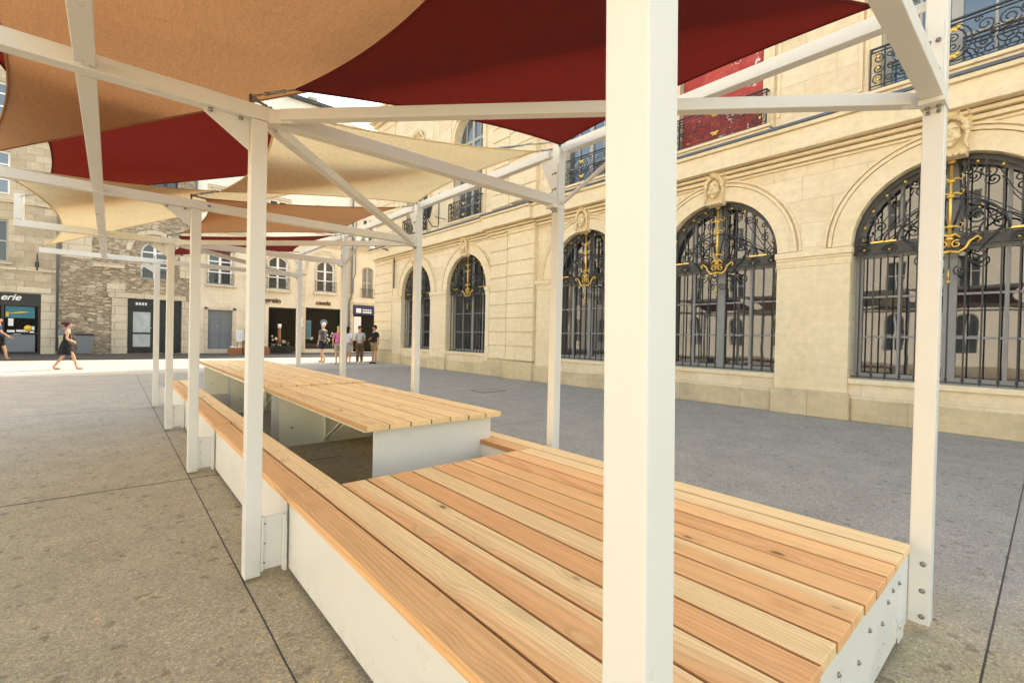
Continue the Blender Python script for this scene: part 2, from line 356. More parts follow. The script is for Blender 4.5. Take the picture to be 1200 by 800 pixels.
# ------------------------------------------------------------------ walls with openings
def contour(o, k=14, inset=0.0):
    """outline (u,z) of an opening, counter-clockwise from lower left; o: c, hw, z0, z1 (springing), rise"""
    c, hw, z0, z1, rise = o; hw -= inset; z0 += inset
    pts = [(c-hw, z0), (c+hw, z0)]
    if rise <= 0: return pts+[(c+hw, z1-inset), (c-hw, z1-inset)]
    rr = rise-inset
    if rise >= hw*.9:
        return pts+[(c+hw*cos(PI*i/k), z1+rr*sin(PI*i/k)) for i in range(k+1)]
    Rr = (hw*hw+rr*rr)/(2*rr); a = math.asin(min(1, hw/Rr))
    return pts+[(c+Rr*sin(a-2*a*i/k), z1+rr-Rr+Rr*cos(a-2*a*i/k)) for i in range(k+1)]
def wall(mb, u0, u1, z0, z1, ops, depth=.35, d=0.0):
    ops = sorted(ops); x = u0
    def q(a, b, lo, hi): mb.add([(a, d, lo), (b, d, lo), (b, d, hi), (a, d, hi)], [(0, 1, 2, 3)])
    for o in ops:
        c, hw = o[0], o[1]
        if c-hw > x: q(x, c-hw, z0, z1)
        if o[2] > z0: q(c-hw, c+hw, z0, o[2])
        ct = contour(o); top = ct[1:] if o[4] <= 0 else ct[2:]
        top = [p for p in (ct[2:] if o[4] > 0 else [ct[2], ct[3]])]
        for (a, za), (b, zb) in zip(top, top[1:]):
            mb.add([(a, d, za), (b, d, zb), (b, d, z1), (a, d, z1)], [(0, 1, 2, 3)])
        k = len(ct)
        mb.add([(a, d, z) for a, z in ct]+[(a, d+depth, z) for a, z in ct], [(i, (i+1) % k, k+(i+1) % k, k+i) for i in range(k)])
        x = c+hw
    if x < u1: q(x, u1, z0, z1)
def ring(mb, o, w, d0, d1, k=20, off=0, legs=True):
    """moulding that follows the opening's outline, w wide, standing from depth d0 to d1"""
    c, hw, z0, z1, rise = o
    ins = contour((c, hw+off, z0, z1, rise+off if rise > 0 else 0), k); outs = contour((c, hw+off+w, z0, z1+(w if rise <= 0 else 0), rise+off+w if rise > 0 else 0), k)
    if rise <= 0: ins = [ins[1], (ins[2][0], z1+off), (ins[3][0], z1+off), ins[0]]; outs = [outs[1], outs[2], outs[3], outs[0]]
    elif legs: ins = ins[1:]+[ins[0]]; outs = outs[1:]+[outs[0]]
    else: ins = ins[2:]; outs = outs[2:]
    k = len(ins)
    vs = [(a, d0, z) for a, z in ins]+[(a, d0, z) for a, z in outs]+[(a, d1, z) for a, z in ins]+[(a, d1, z) for a, z in outs]
    fs = []
    for i in range(k-1):
        fs += [(i, i+1, k+i+1, k+i), (2*k+i, 3*k+i, 3*k+i+1, 2*k+i+1), (i, 2*k+i, 2*k+i+1, i+1), (k+i, k+i+1, 3*k+i+1, 3*k+i)]
    fs += [(0, k, 3*k, 2*k), (k-1, 3*k-1, 4*k-1, 2*k-1)]
    mb.add(vs, fs)
def top_at(o, u):
    c, hw, z0, z1, rise = o
    if rise <= 0: return z1
    t = min(1, abs(u-c)/hw)
    if rise >= hw*.9: return z1+rise*math.sqrt(1-t*t)
    Rr = (hw*hw+rise*rise)/(2*rise); return z1+rise-Rr+math.sqrt(Rr*Rr-(t*hw)**2)
def window(parent, T, o, fm, gm, d=.28, verts=(), horis=(), fw=.07, name='window', label=None, bars=.035, mid=.09):
    """frame following the opening, mullions and glazing bars, one pane sheet behind"""
    c, hw, z0, z1, rise = o
    f = MB(T); oi = (c, hw-fw, z0+fw, z1-(fw if rise <= 0 else 0), rise-fw if rise > 0 else 0)
    ring(f, oi, fw, d-.03, d+.05, 14); f.box(c-hw, c+hw, d-.028, d+.048, z0, z0+fw)
    for u, w in verts: f.box(c+u-w/2, c+u+w/2, d-.025, d+.045, z0+fw, top_at(oi, c+u)+fw*.4)
    for z, w in horis:
        e = hw-fw*.5
        if z > z1 and rise > 0: e = (hw-fw*.5)*math.sqrt(max(.02, 1-((z-z1)/rise)**2))
        f.box(c-e, c+e, d-.018, d+.04, z-w/2, z+w/2)
    fo = f.build(name, fm, parent)
    if label: fo['label'] = label
    p = MB(T); ct = contour(o, 14, .01); p.add([(a, d+.02, z) for a, z in ct], [tuple(range(len(ct)))])
    p.build('pane', gm, fo, normals=False)
    return fo
def scroll(c, r, turns, a0, plane_d, flip=1, n=None):
    n = n or int(10*turns)+2
    return [(c[0]+flip*r*(1-.78*i/(n-1))*cos(a0+2*PI*turns*i/(n-1)), plane_d, c[1]+r*(1-.78*i/(n-1))*sin(a0+2*PI*turns*i/(n-1))) for i in range(n)]

# ------------------------------------------------------------------ the library building on the right
CENT = [-2.72, 1.155, 5.03, 8.9, 14.8, 18.67]; HW = 1.31; Z0 = .77; ZS = 3.22
lib = empty('library_building', (10.33, 10, 0), 'long honey coloured limestone palace with arched grilled windows and a first floor of balconies', 'building')
U0, U1 = -7.0, 22.9
lower = [(c, HW, Z0, ZS, HW) for c in CENT]; upper = [(c, .95, 5.86, 9.05, .95) for c in CENT]
w = MB(TF)
wall(w, U0, U1, 0, 5.62, lower, .42); wall(w, U0, U1, 5.62, 12.5, upper, .34)
w.add([(U1, 0, 0), (U1, 14, 0), (U1, 14, 12.5), (U1, 0, 12.5)], [(0, 1, 2, 3)])      # end wall
w.add([(U0, 0, 0), (U0, 14, 0), (U0, 14, 12.5), (U0, 0, 12.5)], [(0, 1, 2, 3)])
w.build('wall', 'ashlar', lib, normals=False)
# rusticated pilasters: stacked blocks with grooves
def rust(u0, u1, d, z0, z1, h=.47, gap=.034):
    r = MB(TF); z = z0
    while z < z1-.1:
        r.box(u0, u1, d, .03, z+gap/2, min(z+h, z1)-gap/2); z += h
    r.box(u0+.02, u1-.02, d+.045, .02, z0, z1)
    return r
for (a, b, d) in ((10.84, 12.15, -.17), (12.29, 13.22, -.07), (20.95, 22.9, -.06)):
    rust(a, b, d, .62, 5.04).build('pilaster', 'ashlar_plain', lib, bev=.008)
    rust(a, b, d, 5.9, 11.9).build('pilaster', 'ashlar_plain', lib, bev=.008)
piers = [(CENT[i]+HW, CENT[i+1]-HW) for i in range(3)]+[(CENT[0]-HW-1.2, CENT[0]-HW), (CENT[4]+HW, CENT[5]-HW), (CENT[5]+HW, 20.9), (13.26, CENT[4]-HW), (CENT[3]+HW, 10.82)]
for a, b in piers:
    p = MB(TF); q = MB(TF)
    p.box(a+.004, b-.004, -.05, .0, 0.5, 2.98)
    q.box(a-.03, b+.03, -.10, .05, 3.08, 3.20); q.box(a-.015, b+.015, -.075, .05, 3.03, 3.08); q.box(a-.01, b+.01, -.065, .05, 2.90, 2.945)
    q.box(a-.012, b+.012, -.06, .04, 2.945, 3.03)
    p.build('pier', 'ashlar_plain', lib, bev=.008); q.build('impost', 'ashlar_plain', lib, bev=.01)
for bx in [(a-.04, b+.04, -.13, .0, 0, .50) for a, b in piers]+[(c-HW+.06, c+HW-.06, -.035, 0, 0, .42) for c in CENT]+[(10.80, 12.2, -.24, .0, 0, .6), (12.24, 13.24, -.14, .0, 0, .6), (20.9, 23.0, -.12, .0, 0, .6)]:
    pl = MB(TF); pl.box(*bx); pl.build('plinth', 'plinth', lib, bev=.02)
for c in CENT:
    a = MB(TF); o = (c, HW, Z0, ZS, HW)
    ring(a, o, .30, -.045, .03, 28, .0, False); ring(a, o, .05, -.075, .03, 28, .31, False); ring(a, o, .035, -.055, .03, 28, .40, False)
    a.build('archivolt', 'ashlar_plain', lib)
    s = MB(TF); s.box(c-HW-.0, c+HW+.0, -.04, .40, Z0-.09, Z0+.002); s.build('sill', 'ashlar_plain', lib, bev=.01)
# cornice between the storeys
cz = MB(TF)
for z0, z1, d in ((4.90, 4.94, -.05), (4.965, 5.04, -.09), (5.06, 5.12, -.17), (5.14, 5.52, -.34), (5.525, 5.60, -.40)):
    cz.box(U0, U1-(-d)*0+.0, d, .02, z0, z1)
for z0, z1, d in ((4.965, 5.04, -.2), (5.06, 5.12, -.27), (5.14, 5.52, -.46), (5.525, 5.60, -.52)): cz.box(10.78, 13.26, d, -.0, z0+.002, z1-.002)
cz.build('cornice', 'ashlar_plain', lib, bev=.012)
ld = MB(TF); ld.box(U0, U1+.02, -.43, .05, 5.602, 5.655); ld.box(10.74, 13.3, -.55, -.01, 5.604, 5.657); ld.build('lead_flashing', 'lead', lib, bev=.006)
for c in CENT:
    bl = MB(TF); bl.box(c-1.16, c+1.16, -.22, .01, 5.66, 5.79); bl.box(c-1.2, c+1.2, -.27, .34, 5.79, 5.855)
    bl.build('balcony_slab', 'ashlar_plain', lib, bev=.012)
tc = MB(TF)
for z0, z1, d in ((11.6, 11.72, -.08), (11.95, 12.1, -.18), (12.1, 12.34, -.42), (12.345, 12.5, -.52)): tc.box(U0, U1+.3, d, .05, z0, z1)
tc.build('top_cornice', 'ashlar_plain', lib, bev=.015)
rf = MB(TF); rf.add([(U0, -.5, 12.52), (U1+.35, -.5, 12.52), (U1+.35, 7, 15.6), (U0, 7, 15.6), (U0, 14.2, 12.52), (U1+.35, 14.2, 12.52)], [(0, 1, 2, 3), (3, 2, 5, 4), (1, 5, 2), (0, 3, 4)])
rf.build('roof', 'slate', lib)
# wall panels and surrounds on the upper floor
for o in upper: pn = MB(TF); ring(pn, o, .17, -.05, .02, 20); ring(pn, o, .05, -.08, .02, 20, .17); pn.build('window_surround', 'ashlar_plain', lib)
for c in (3.09, 6.97, 16.735):
    for a, b in ((c-.72, c-.66), (c+.66, c+.72)): pn = MB(TF); pn.box(a, b, -.04, .01, 6.0, 11.4); pn.build('panel_moulding', 'ashlar_plain', lib)
dp = MB(TF); dp.tube([(20.7, -.09, 5.5), (20.7, -.09, 5.0), (20.62, -.12, 4.9), (20.62, -.12, 3.6)], .035, 8); dp.tube([(21.2, -.45, 5.5), (20.9, -.45, 5.45), (20.7, -.2, 5.3)], .03, 6)
dp.build('downpipe', 'iron', lib)

# carved head on each keystone
def carved(parent, c, z, d, s=1.0):
    m = MB(TF)
    m.add([(c-.2*s, d+.12, z-.35*s), (c+.2*s, d+.12, z-.35*s), (c+.30*s, d+.12, z+.55*s), (c-.30*s, d+.12, z+.55*s),
           (c-.17*s, d, z-.32*s), (c+.17*s, d, z-.32*s), (c+.27*s, d, z+.52*s), (c-.27*s, d, z+.52*s)],
          [(4, 5, 6, 7), (0, 1, 5, 4), (1, 2, 6, 5), (2, 3, 7, 6), (3, 0, 4, 7)])
    m.ball((c, d-.03, z+.02*s), .135*s, 12, 10, .92, .9, 1.4)           # head
    m.ball((c, d-.155*s, z-.0*s), .028*s, 6, 5, .9, 1.1, 1.9)            # nose
    m.ball((c, d-.13*s, z-.105*s), .045*s, 8, 4, 1.0, .6, .35)           # lips
    m.ball((c, d-.11*s, z-.165*s), .05*s, 8, 5)                          # chin
    for k in (-1, 1):
        m.ball((c+k*.058*s, d-.125*s, z+.045*s), .026*s, 8, 5, 1.3, .6, .7)     # eyes
        m.tube([(c+k*.02*s, d-.15*s, z+.075*s), (c+k*.06*s, d-.15*s, z+.095*s), (c+k*.11*s, d-.12*s, z+.07*s)], .012*s, 5)
        m.ball((c+k*.08*s, d-.10*s, z-.05*s), .05*s, 8, 5, 1, .7, 1)
        m.tube([(c+k*.14*s, d-.03, z+.12*s), (c+k*.2*s, d-.05, z), (c+k*.17*s, d-.05, z-.14*s), (c+k*.22*s, d-.03, z-.26*s)], .04*s, 6, r2=.018*s)
        for j in range(5):
            a = .35+.5*j; m.ball((c+k*.19*s*sin(a*.75), d-.06*s, z+.16*s+.13*s*cos(a)), .052*s, 7, 5)
        m.tube([(c+k*(.06+.16*t)*s, d-.07*s, z+(.30+.13*sin(3.2*t))*s) for t in (0, .25, .5, .75, 1)], .035*s, 6, r2=.012*s)
    m.ball((c, d-.08*s, z+.33*s), .085*s, 8, 6, 1.1, .8, 1)
    for j in range(5): m.ball((c+(-.14+.07*j)*s, d-.05*s, z-.31*s), .035*s, 6, 4)
    return m.build('carved_head', 'carved', parent)
for c in CENT: carved(lib, c, 4.78, -.10, 1.0)
# crests over two of the upper windows
for c in (CENT[4], CENT[5]):
    m = MB(TF); z = 10.25
    m.ball((c, -.12, z+.12), .13, 10, 8, 1, .8, 1.3)
    for k in (-1, 1):
        m.tube([(c+k*t*.9, -.12, z+.16+.22*sin(t*4)-t*.85) for t in (0, .15, .3, .45, .6, .75)], .09, 6, r2=.035)
        m.tube(scroll((c+k*.3, z-.02), .16, 1.2, 0, -.13, k), .035, 6)
    m.build('carved_crest', 'carved', lib)

# ground floor windows with wrought iron grilles
def floor_window(i, c):
    o = (c, HW, Z0, ZS, HW)
    f = window(lib, TF, o, 'wframe', 'glass', .36, [(0, .17), (-.66, .05), (.66, .05)], [(1.55, .035), (2.28, .035), (3.08, .16)], .11)
    gr = MB(TF); d = .13; t = .011
    nb = 13
    for k in range(nb):
        u = c-HW+.11+(2*HW-.22)*k/(nb-1)
        top = top_at((c, HW-.06, Z0, ZS, HW-.06), u)
        gr.box(u-t, u+t, d-t, d+t, Z0+.02, 3.06)
        if abs(u-c) > .2: gr.box(u-t, u+t, d-t, d+t, 3.24, top-.02)
        gr.ball((u, d, Z0+.09), .022, 6, 4, 1, 1, 1.6); 
    gr.box(c-HW, c+HW, d-.012, d+.012, Z0+.035, Z0+.055); gr.box(c-HW, c+HW, d-.014, d+.014, 3.05, 3.075); gr.box(c-HW, c+HW, d-.014, d+.014, 3.215, 3.24)
    gr.box(c-HW, c+HW, d+.02, d+.03, 3.08, 3.21)
    ring(gr, (c, HW-.09, Z0, ZS, HW-.09), .085, d-.01, d+.02, 24, 0, False)
    for k in (-1, 1):
        gr.tube([(c+k*.22, d, 3.9), (c+k*.6, d, 3.62), (c+k*.98, d, 3.3)], .010, 4)
        gr.tube([(c+k*1.12, d, 3.25), (c+k*.7, d, 3.86), (c+k*.55, d, 4.2)], .010, 4)
        gr.tube([(c+k*(.02+.66*cos(PI/2*a/8)), d-.02, 3.24+.58*sin(PI/2*a/8)) for a in range(9)], .017, 6)
        gr.tube([(c+k*(.60+.26*cos(PI*a/9)), d-.02, 3.24+.26*sin(PI*a/9)) for a in range(10)], .015, 6)
        for (cu, cz_, r_, tn, a0) in ((.28, 3.6, .15, 1.7, 0), (.55, 3.46, .10, 1.5, 1), (.45, 4.18, .11, 1.5, 2), (.22, 4.28, .10, 1.5, 4),
                                     (1.16, 3.3, .12, 1.6, 2), (.78, 3.1, .11, 1.6, 0), (.34, 2.86, .13, 1.5, 3), (1.02, 3.62, .09, 1.4, 1),
                                     (.14, 2.64, .09, 1.5, 2), (.78, 4.0, .08, 1.4, 5), (.30, 3.2, .13, 1.6, 1), (1.14, 3.12, .08, 1.4, 0)):
            gr.tube(scroll((c+k*cu, cz_), r_, tn, a0, d-.025, k), .012, 5)
        gr.tube([(c+k*.10, d-.03, 3.05), (c+k*.34, d-.03, 2.92), (c+k*.46, d-.03, 3.12), (c+k*.62, d-.03, 3.30)], .018, 6)
        gr.tube([(c+k*.03, d-.02, 3.3), (c+k*.13, d-.02, 3.75), (c+k*.1, d-.02, 4.4)], .016, 6)
    for s_ in (-.15, .15): gr.box(c+s_-.012, c+s_+.012, d-.012, d+.012, 3.2, 4.45)
    gr = gr.build('grille', 'iron', lib)
    go = MB(TF); e = d-.05
    go.tube([(c, e, 4.36), (c, e, 3.02)], .026, 6); go.tube([(c, e, 2.66), (c, e, 2.48)], .014, 6); go.ball((c, e, 2.46), .028, 7, 5)
    for z in (4.42, 4.1, 3.85, 3.36, 3.16): go.ball((c, e, z), .048, 8, 6, 1.25, 1, .75)
    for k in (-1, 1):
        go.tube([(c, e, 2.96), (c+k*.12, e, 2.93), (c+k*.2, e, 3.0), (c+k*.24, e, 3.10), (c+k*.33, e, 3.17), (c+k*.37, e, 3.12), (c+k*.33, e, 3.08)], .028, 6, r2=.014)
        go.tube(scroll((c+k*.085, 3.07), .07, 1.2, 1, e, k), .013, 5)
        for z in (4.12, 3.88, 3.34): go.tube([(c, e, z), (c+k*.07, e, z+.03), (c+k*.13, e, z-.01), (c+k*.16, e, z+.05), (c+k*.12, e, z+.08)], .018, 5, r2=.009)
        go.tube([(c, e, 3.2), (c+k*.07, e, 3.235), (c+k*.13, e, 3.17)], .032, 6, r2=.014)
        go.box(c+k*.86-.19, c+k*.86+.19, d-.03, d-.014, 3.235, 3.262)
    for a in range(1, 12):
        t_ = PI*a/12
        if a != 6: go.ball((c+(HW-.13)*cos(t_), d-.03, ZS+(HW-.13)*sin(t_)), .026, 7, 5)
    for k in (-1, 1):
        for (cu, cz_) in ((1.16, 3.3), (.78, 3.1), (.34, 3.62), (.46, 4.18), (1.14, 3.12)): go.ball((c+k*cu, d-.035, cz_), .02, 6, 4)
    go.build('gilded_ornament', 'gold', gr)
for i, c in enumerate(CENT): floor_window(i, c)

# first floor windows and balconies
def balcony(c):
    b = MB(TF); d = -.17; hw = 1.07; z0, z1 = 5.88, 6.62
    b.box(c-hw, c+hw, d-.018, d+.018, z1-.028, z1); b.box(c-hw, c+hw, d-.012, d+.012, z1-.085, z1-.068)
    b.box(c-hw, c+hw, d-.014, d+.014, z0, z0+.025); b.box(c-hw, c+hw, d-.01, d+.01, z0+.07, z0+.085)
    for u in (-hw, hw, -hw+.2, hw-.2): b.box(c+u-.012, c+u+.012, d-.014, d+.014, z0, z1)
    for k in (-1, 1):
        b.box(c+k*hw-.012, c+k*hw+.012, d, .0, z1-.03, z1-.002); b.box(c+k*hw-.012, c+k*hw+.012, d, .0, z0, z0+.02)
    zm = (z0+z1)/2
    b.tube([(c+.15*cos(2*PI*a/16), d, zm+.21*sin(2*PI*a/16)) for a in range(17)], .014, 5)
    b.tube([(c+.22*cos(2*PI*a/16), d, zm+.27*sin(2*PI*a/16)) for a in range(17)], .011, 5)
    b.tube(scroll((c, zm+.07), .08, 1.3, 0, d), .01, 5); b.tube(scroll((c, zm-.07), .08, 1.3, PI, d), .01, 5)
    for k in (-1, 1):
        for (u, z, r_, tn, a0) in ((.36, .13, .12, 1.6, 3.6), (.36, -.13, .12, 1.6, 2.6), (.62, .12, .13, 1.7, 0), (.62, -.12, .13, 1.7, 3), (.48, 0, .07, 1.3, 1),
                                   (.78, 0, .08, 1.4, 2), (.96, .17, .085, 1.4, 1), (.96, 0, .08, 1.4, 3), (.96, -.17, .085, 1.4, 5), (.28, .24, .05, 1.2, 0), (.28, -.24, .05, 1.2, 0), (.80, .2, .06, 1.3, 2), (.8, -.2, .06, 1.3, 4)):
            b.tube(scroll((c+k*u, zm+z), r_, tn, a0, d, k), .0105, 5)
        b.tube([(c+k*.22, d, zm), (c+k*.36, d, zm+.04), (c+k*.5, d, zm-.04), (c+k*.66, d, zm+.0), (c+k*.84, d, zm)], .011, 5)
    b = b.build('balcony_railing', 'iron', lib)
    q = MB(TF); e = d-.03
    for z in (.20, -.22):
        q.ball((c, e, zm+z), .045, 8, 5, 1.2, .5, .8)
        for k in (-1, 1): q.ball((c+k*.06, e, zm+z+.02), .035, 7, 5, 1.1, .5, .8); q.ball((c+k*.03, e, zm+z-.03), .028, 7, 5, 1, .5, .8)
    for k in (-1, 1):
        for z in (.2, 0, -.2): q.ball((c+k*.96, e, zm+z), .03, 7, 5, .8, .5, 1.2)
    q.build('gilded_leaf', 'gold', b)
for i, c in enumerate(CENT):
    o = (c, .95, 5.86, 9.05, .95)
    window(lib, TF, o, 'wframe_up', 'glass_up', .24, [(0, .14), (-.46, .035), (.46, .035)], [(6.5, .05), (7.3, .035), (8.1, .035), (8.95, .12)], .10)
    balcony(c)
# red printed banner hung in one upper window
b = MB(TF); b.add([(4.11, .10, 5.9), (5.95, .10, 5.9), (5.95, .10, 8.9), (4.11, .10, 8.9)], [(0, 1, 2, 3)])
def banner_mat():
    m, nt, bs = mat('banner_print'); v = coords(nt)  # torn-looking red, white and black print
    n1 = noise(nt, v, 1.7, 3, .6, 1.2); n2 = noise(nt, v, 3.1, 3, .6, 1.6)
    c = ramp(nt, n1, [(.30, (.03, .02, .03)), (.36, (.40, .03, .02)), (.5, (.42, .045, .03)), (.6, (.5, .08, .05)), (.7, (.5, .05, .03))])
    c = mix(nt, ramp(nt, n2, [(.64, 0.0), (.66, 1.0)]), c, (.72, .66, .66))
    nt.links.new(c, bs.inputs['Base Color']); bs.inputs['Roughness'].default_value = .6; return m
tag(b.build('banner', banner_mat(), normals=False), 'red, white and black printed banner hung behind the balcony of a first floor window', 'banner')
# wall lantern
L = empty('wall_lantern', (10.0, 17.3, 6.0), 'black iron lantern fixed high on the limestone wall between two balconies', 'lantern')
m = MB(); x, y = 9.82, 16.9
m.tube([(10.33, y, 5.95), (10.05, y, 5.9), (9.85, y, 6.1), (x, y, 6.2)], .02, 6); m.box(x-.06, x+.06, y-.06, y+.06, 6.2, 6.25)
for a in (-1, 1):
    for b_ in (-1, 1): m.tube([(x+a*.07, y+b_*.07, 6.25), (x+a*.13, y+b_*.13, 6.7)], .01, 4)
m.box(x-.15, x+.15, y-.15, y+.15, 6.7, 6.73); m.add([(x-.15, y-.15, 6.73), (x+.15, y-.15, 6.73), (x+.15, y+.15, 6.73), (x-.15, y+.15, 6.73), (x, y, 6.92)], [(0, 1, 4), (1, 2, 4), (2, 3, 4), (3, 0, 4)])
m.build('frame', 'iron', L)
m = MB(); m.add([(x-.06, y-.06, 6.26), (x+.06, y-.06, 6.26), (x+.06, y+.06, 6.26), (x-.06, y+.06, 6.26), (x-.12, y-.12, 6.69), (x+.12, y-.12, 6.69), (x+.12, y+.12, 6.69), (x-.12, y+.12, 6.69)],
    [(0, 1, 5, 4), (1, 2, 6, 5), (2, 3, 7, 6), (3, 0, 4, 7)]); m.build('lamp_glass', 'glass_far', L)
# iron flag holder
m = MB(); m.tube([(10.0, 16.35, 5.85), (10.0, 16.35, 7.15)], .022, 6)
for z in (6.15, 6.95): m.tube([(10.33, 16.35, z), (9.92, 16.35, z), (9.82, 16.35, z+.04)], .016, 5)
tag(m.build('iron_bracket', 'iron'), 'tall black iron rod on two wall brackets beside the lantern', 'bracket')

# ------------------------------------------------------------------ houses across the street
def far_house(name, label, u0, u1, top, ops, wm, extra_depth=10, rh=2.6, rm='tile', d=0.0):
    h = empty(name, ((u0+u1)/2, 32.3+d, 0), label, 'building')
    w = MB(TB); wall(w, u0, u1, 0, ops[0], ops[1], .25, d)
    zprev = ops[0]
    for zt, lst in ops[2:]: wall(w, u0, u1, zprev, zt, lst, .25, d); zprev = zt
    for u in (u0, u1): w.add([(u, d, 0), (u, d+extra_depth, 0), (u, d+extra_depth, top), (u, d, top)], [(0, 1, 2, 3)])
    w.build('wall', wm, h, normals=False)
    r = MB(TB); r.add([(u0-.1, d-.35, top), (u1+.1, d-.35, top), (u1+.1, d+extra_depth/2, top+rh), (u0-.1, d+extra_depth/2, top+rh), (u0-.1, d+extra_depth, top), (u1+.1, d+extra_depth, top)], [(0, 1, 2, 3), (3, 2, 5, 4), (0, 3, 4), (1, 5, 2)])
    r.box(u0-.05, u1+.05, d-.33, d-.01, top-.18, top-.01)
    r.build('roof', rm, h)
    return h
def wd(h, o, d=0.0, rows=(.33, .66), fm='wwhite', gm='glass_far', mid=.13, cols=1):
    c, hw, z0, z1, rise = o; zt = z1+rise
    hs = [(z0+(zt-z0)*t, .07) for t in rows]
    vs = [(0, mid)]+([(-.5*hw, .03), (.5*hw, .03)] if cols > 1 else [])
    T = lambda u, dd, z: TB(u, dd+d, z)
    return window(h, T, o, fm, gm, .16, vs, hs, .085)
def rail(h, c, hw, z0, z1, dd=-.12, n=12, deco=True):
    r = MB(TB); r.box(c-hw, c+hw, dd-.012, dd+.012, z1-.03, z1); r.box(c-hw, c+hw, dd-.01, dd+.01, z0, z0+.03)
    for k in range(n+1):
        u = c-hw+2*hw*k/n; r.box(u-.008, u+.008, dd-.008, dd+.008, z0, z1)
    if deco:
        for k in range(4):
            u = c-hw+2*hw*(k+.5)/4; r.tube(scroll((u, (z0+z1)/2), .12, 1.4, 0, dd), .010, 4)
    for k in (-1, 1): r.box(c+k*hw-.01, c+k*hw+.01, dd, .0, z1-.03, z1-.005)
    r.build('balcony_railing', 'iron', h)
def trim(h, boxes, m='quoin', name='trim', bev=.01):
    for b_ in boxes: r = MB(TB); r.box(*b_); r = r.build(name, m, h, bev=bev)
    return r
def text(s, u, z, size, m, d, T=TB, parent=None, ext=.01, name='lettering', shear=0, sx=1.0, bold=0):
    cu = bpy.data.curves.new(name, 'FONT'); cu.body = s; cu.size = size; cu.extrude = ext; cu.shear = shear; cu.offset = bold
    o = bpy.data.objects.new(name, cu); COL.objects.link(o)
    dg = bpy.context.evaluated_depsgraph_get(); me = bpy.data.meshes.new_from_object(o.evaluated_get(dg))
    bpy.data.objects.remove(o)
    o = MB(T); vs = [(u+v.co.x*sx, d-v.co.z, z+v.co.y) for v in me.vertices]
    o.add(vs, [tuple(p_.vertices) for p_ in me.polygons])
    return o.build(name, m, parent, normals=False)

# house 1: block stone, with the black shopfront
H1 = far_house('block_stone_house', 'old house of large stone blocks above a black shopfront at the left edge', -14, -2.06, 14.5,
     (3.3, [(-3.9, 1.28, .05, 2.96, 0), (-8.5, 1.6, .05, 2.9, 0)], (7.2, [(-4.35, .62, 4.4, 6.4, 0), (-8.2, .62, 4.4, 6.4, 0)]), (10.4, [(-4.4, .7, 7.6, 9.6, 0), (-8.2, .7, 7.6, 9.6, 0)]), (14.5, [(-4.4, .6, 11.1, 12.8, 0), (-8.2, .6, 11.1, 12.8, 0)])), 'far_block', rm='tile')
for o in ((-4.35, .62, 4.4, 6.4, 0), (-8.2, .62, 4.4, 6.4, 0)): wd(H1, o, 0, (.5,), 'wframe_up', 'glass_far')
for o in ((-4.4, .7, 7.6, 9.6, 0), (-8.2, .7, 7.6, 9.6, 0), (-4.4, .6, 11.1, 12.8, 0), (-8.2, .6, 11.1, 12.8, 0)): wd(H1, o, 0, (.35, .7), 'wwhite', 'glass_up')
trim(H1, [(-5.4, -2.25, -.06, -.003, 2.99, 3.27), (-14, -2.1, -.07, -.003, 4.05, 4.17), (-14, -2.1, -.10, -.003, 7.22, 7.36), (-5.1, -3.6, -.05, -.003, 4.28, 4.39), (-2.62, -2.1, -.03, .0, .05, 2.985), (-14, -2.1, -.14, -.003, 10.4, 10.6)], 'quoin')
m = MB(TB); m.tube([(-2.75, -.2, 4.1), (-2.75, -.2, 4.9)], .03, 6); m.tube([(-2.75, 0, 4.6), (-2.75, -.25, 4.6)], .025, 5); m.box(-2.82, -2.68, -.3, -.2, 4.25, 4.5); m.build('wall_bracket', 'iron', H1)
sh = MB(TB); sh.box(-5.18, -2.62, .02, .1, 2.36, 2.96); sh.box(-2.72, -2.62, .02, .12, .05, 2.36); sh.box(-5.18, -2.72, .02, .12, .05, .14); sh.box(-3.94, -3.84, .02, .12, .14, 2.36)
sh.box(-3.84, -2.72, .06, .1, 1.02, 1.08)
S1 = sh.build('shopfront', 'black', H1, bev=.006)
m = MB(TB); m.add([(-5.18, .14, .1), (-2.7, .14, .1), (-2.7, .14, 2.4), (-5.18, .14, 2.4)], [(0, 1, 2, 3)]); m.build('shop_window', 'glass_shop', S1, normals=False)
m = MB(TB); m.box(-3.82, -2.82, .07, .11, .16, .98); m.build('lower_panel', 'graydoor', S1)
m = MB(TB); m.box(-3.82, -2.84, .085, .11, 1.78, 2.34); m.build('poster', 'teal', S1)
m = MB(TB); m.tube([(-3.06, .08, 1.30+.13*0), (-3.06, .06, 1.30)], .145, 16); m.build('round_sticker', 'yellow', S1)
m = MB(TB)
for a in ((-3.75, -3.5, 1.1, 1.2), (-3.45, -3.05, 1.12, 1.22), (-3.0, -2.85, 1.06, 1.16), (-3.72, -3.55, 1.4, 1.75), (-2.98, -2.84, 1.22, 1.4), (-3.55, -3.3, 1.0, 1.08)): m.box(a[0], a[1], .07, .084, a[2], a[3])
m.build('notice', 'white', S1)
m = MB(TB); m.add([(-3.75, .075, 1.98), (-3.3, .075, 2.1), (-3.0, .075, 2.08), (-3.3, .075, 2.02)], [(0, 1, 2, 3)]); m.add([(-3.8, .075, 1.85), (-3.7, .075, 1.85), (-3.7, .075, 2.05), (-3.8, .075, 2.05)], [(0, 1, 2, 3)]); m.build('poster_print', 'yellow', S1)
text('erie', -3.98, 2.63, .42, 'white', .015, parent=S1, shear=.35, bold=.008)

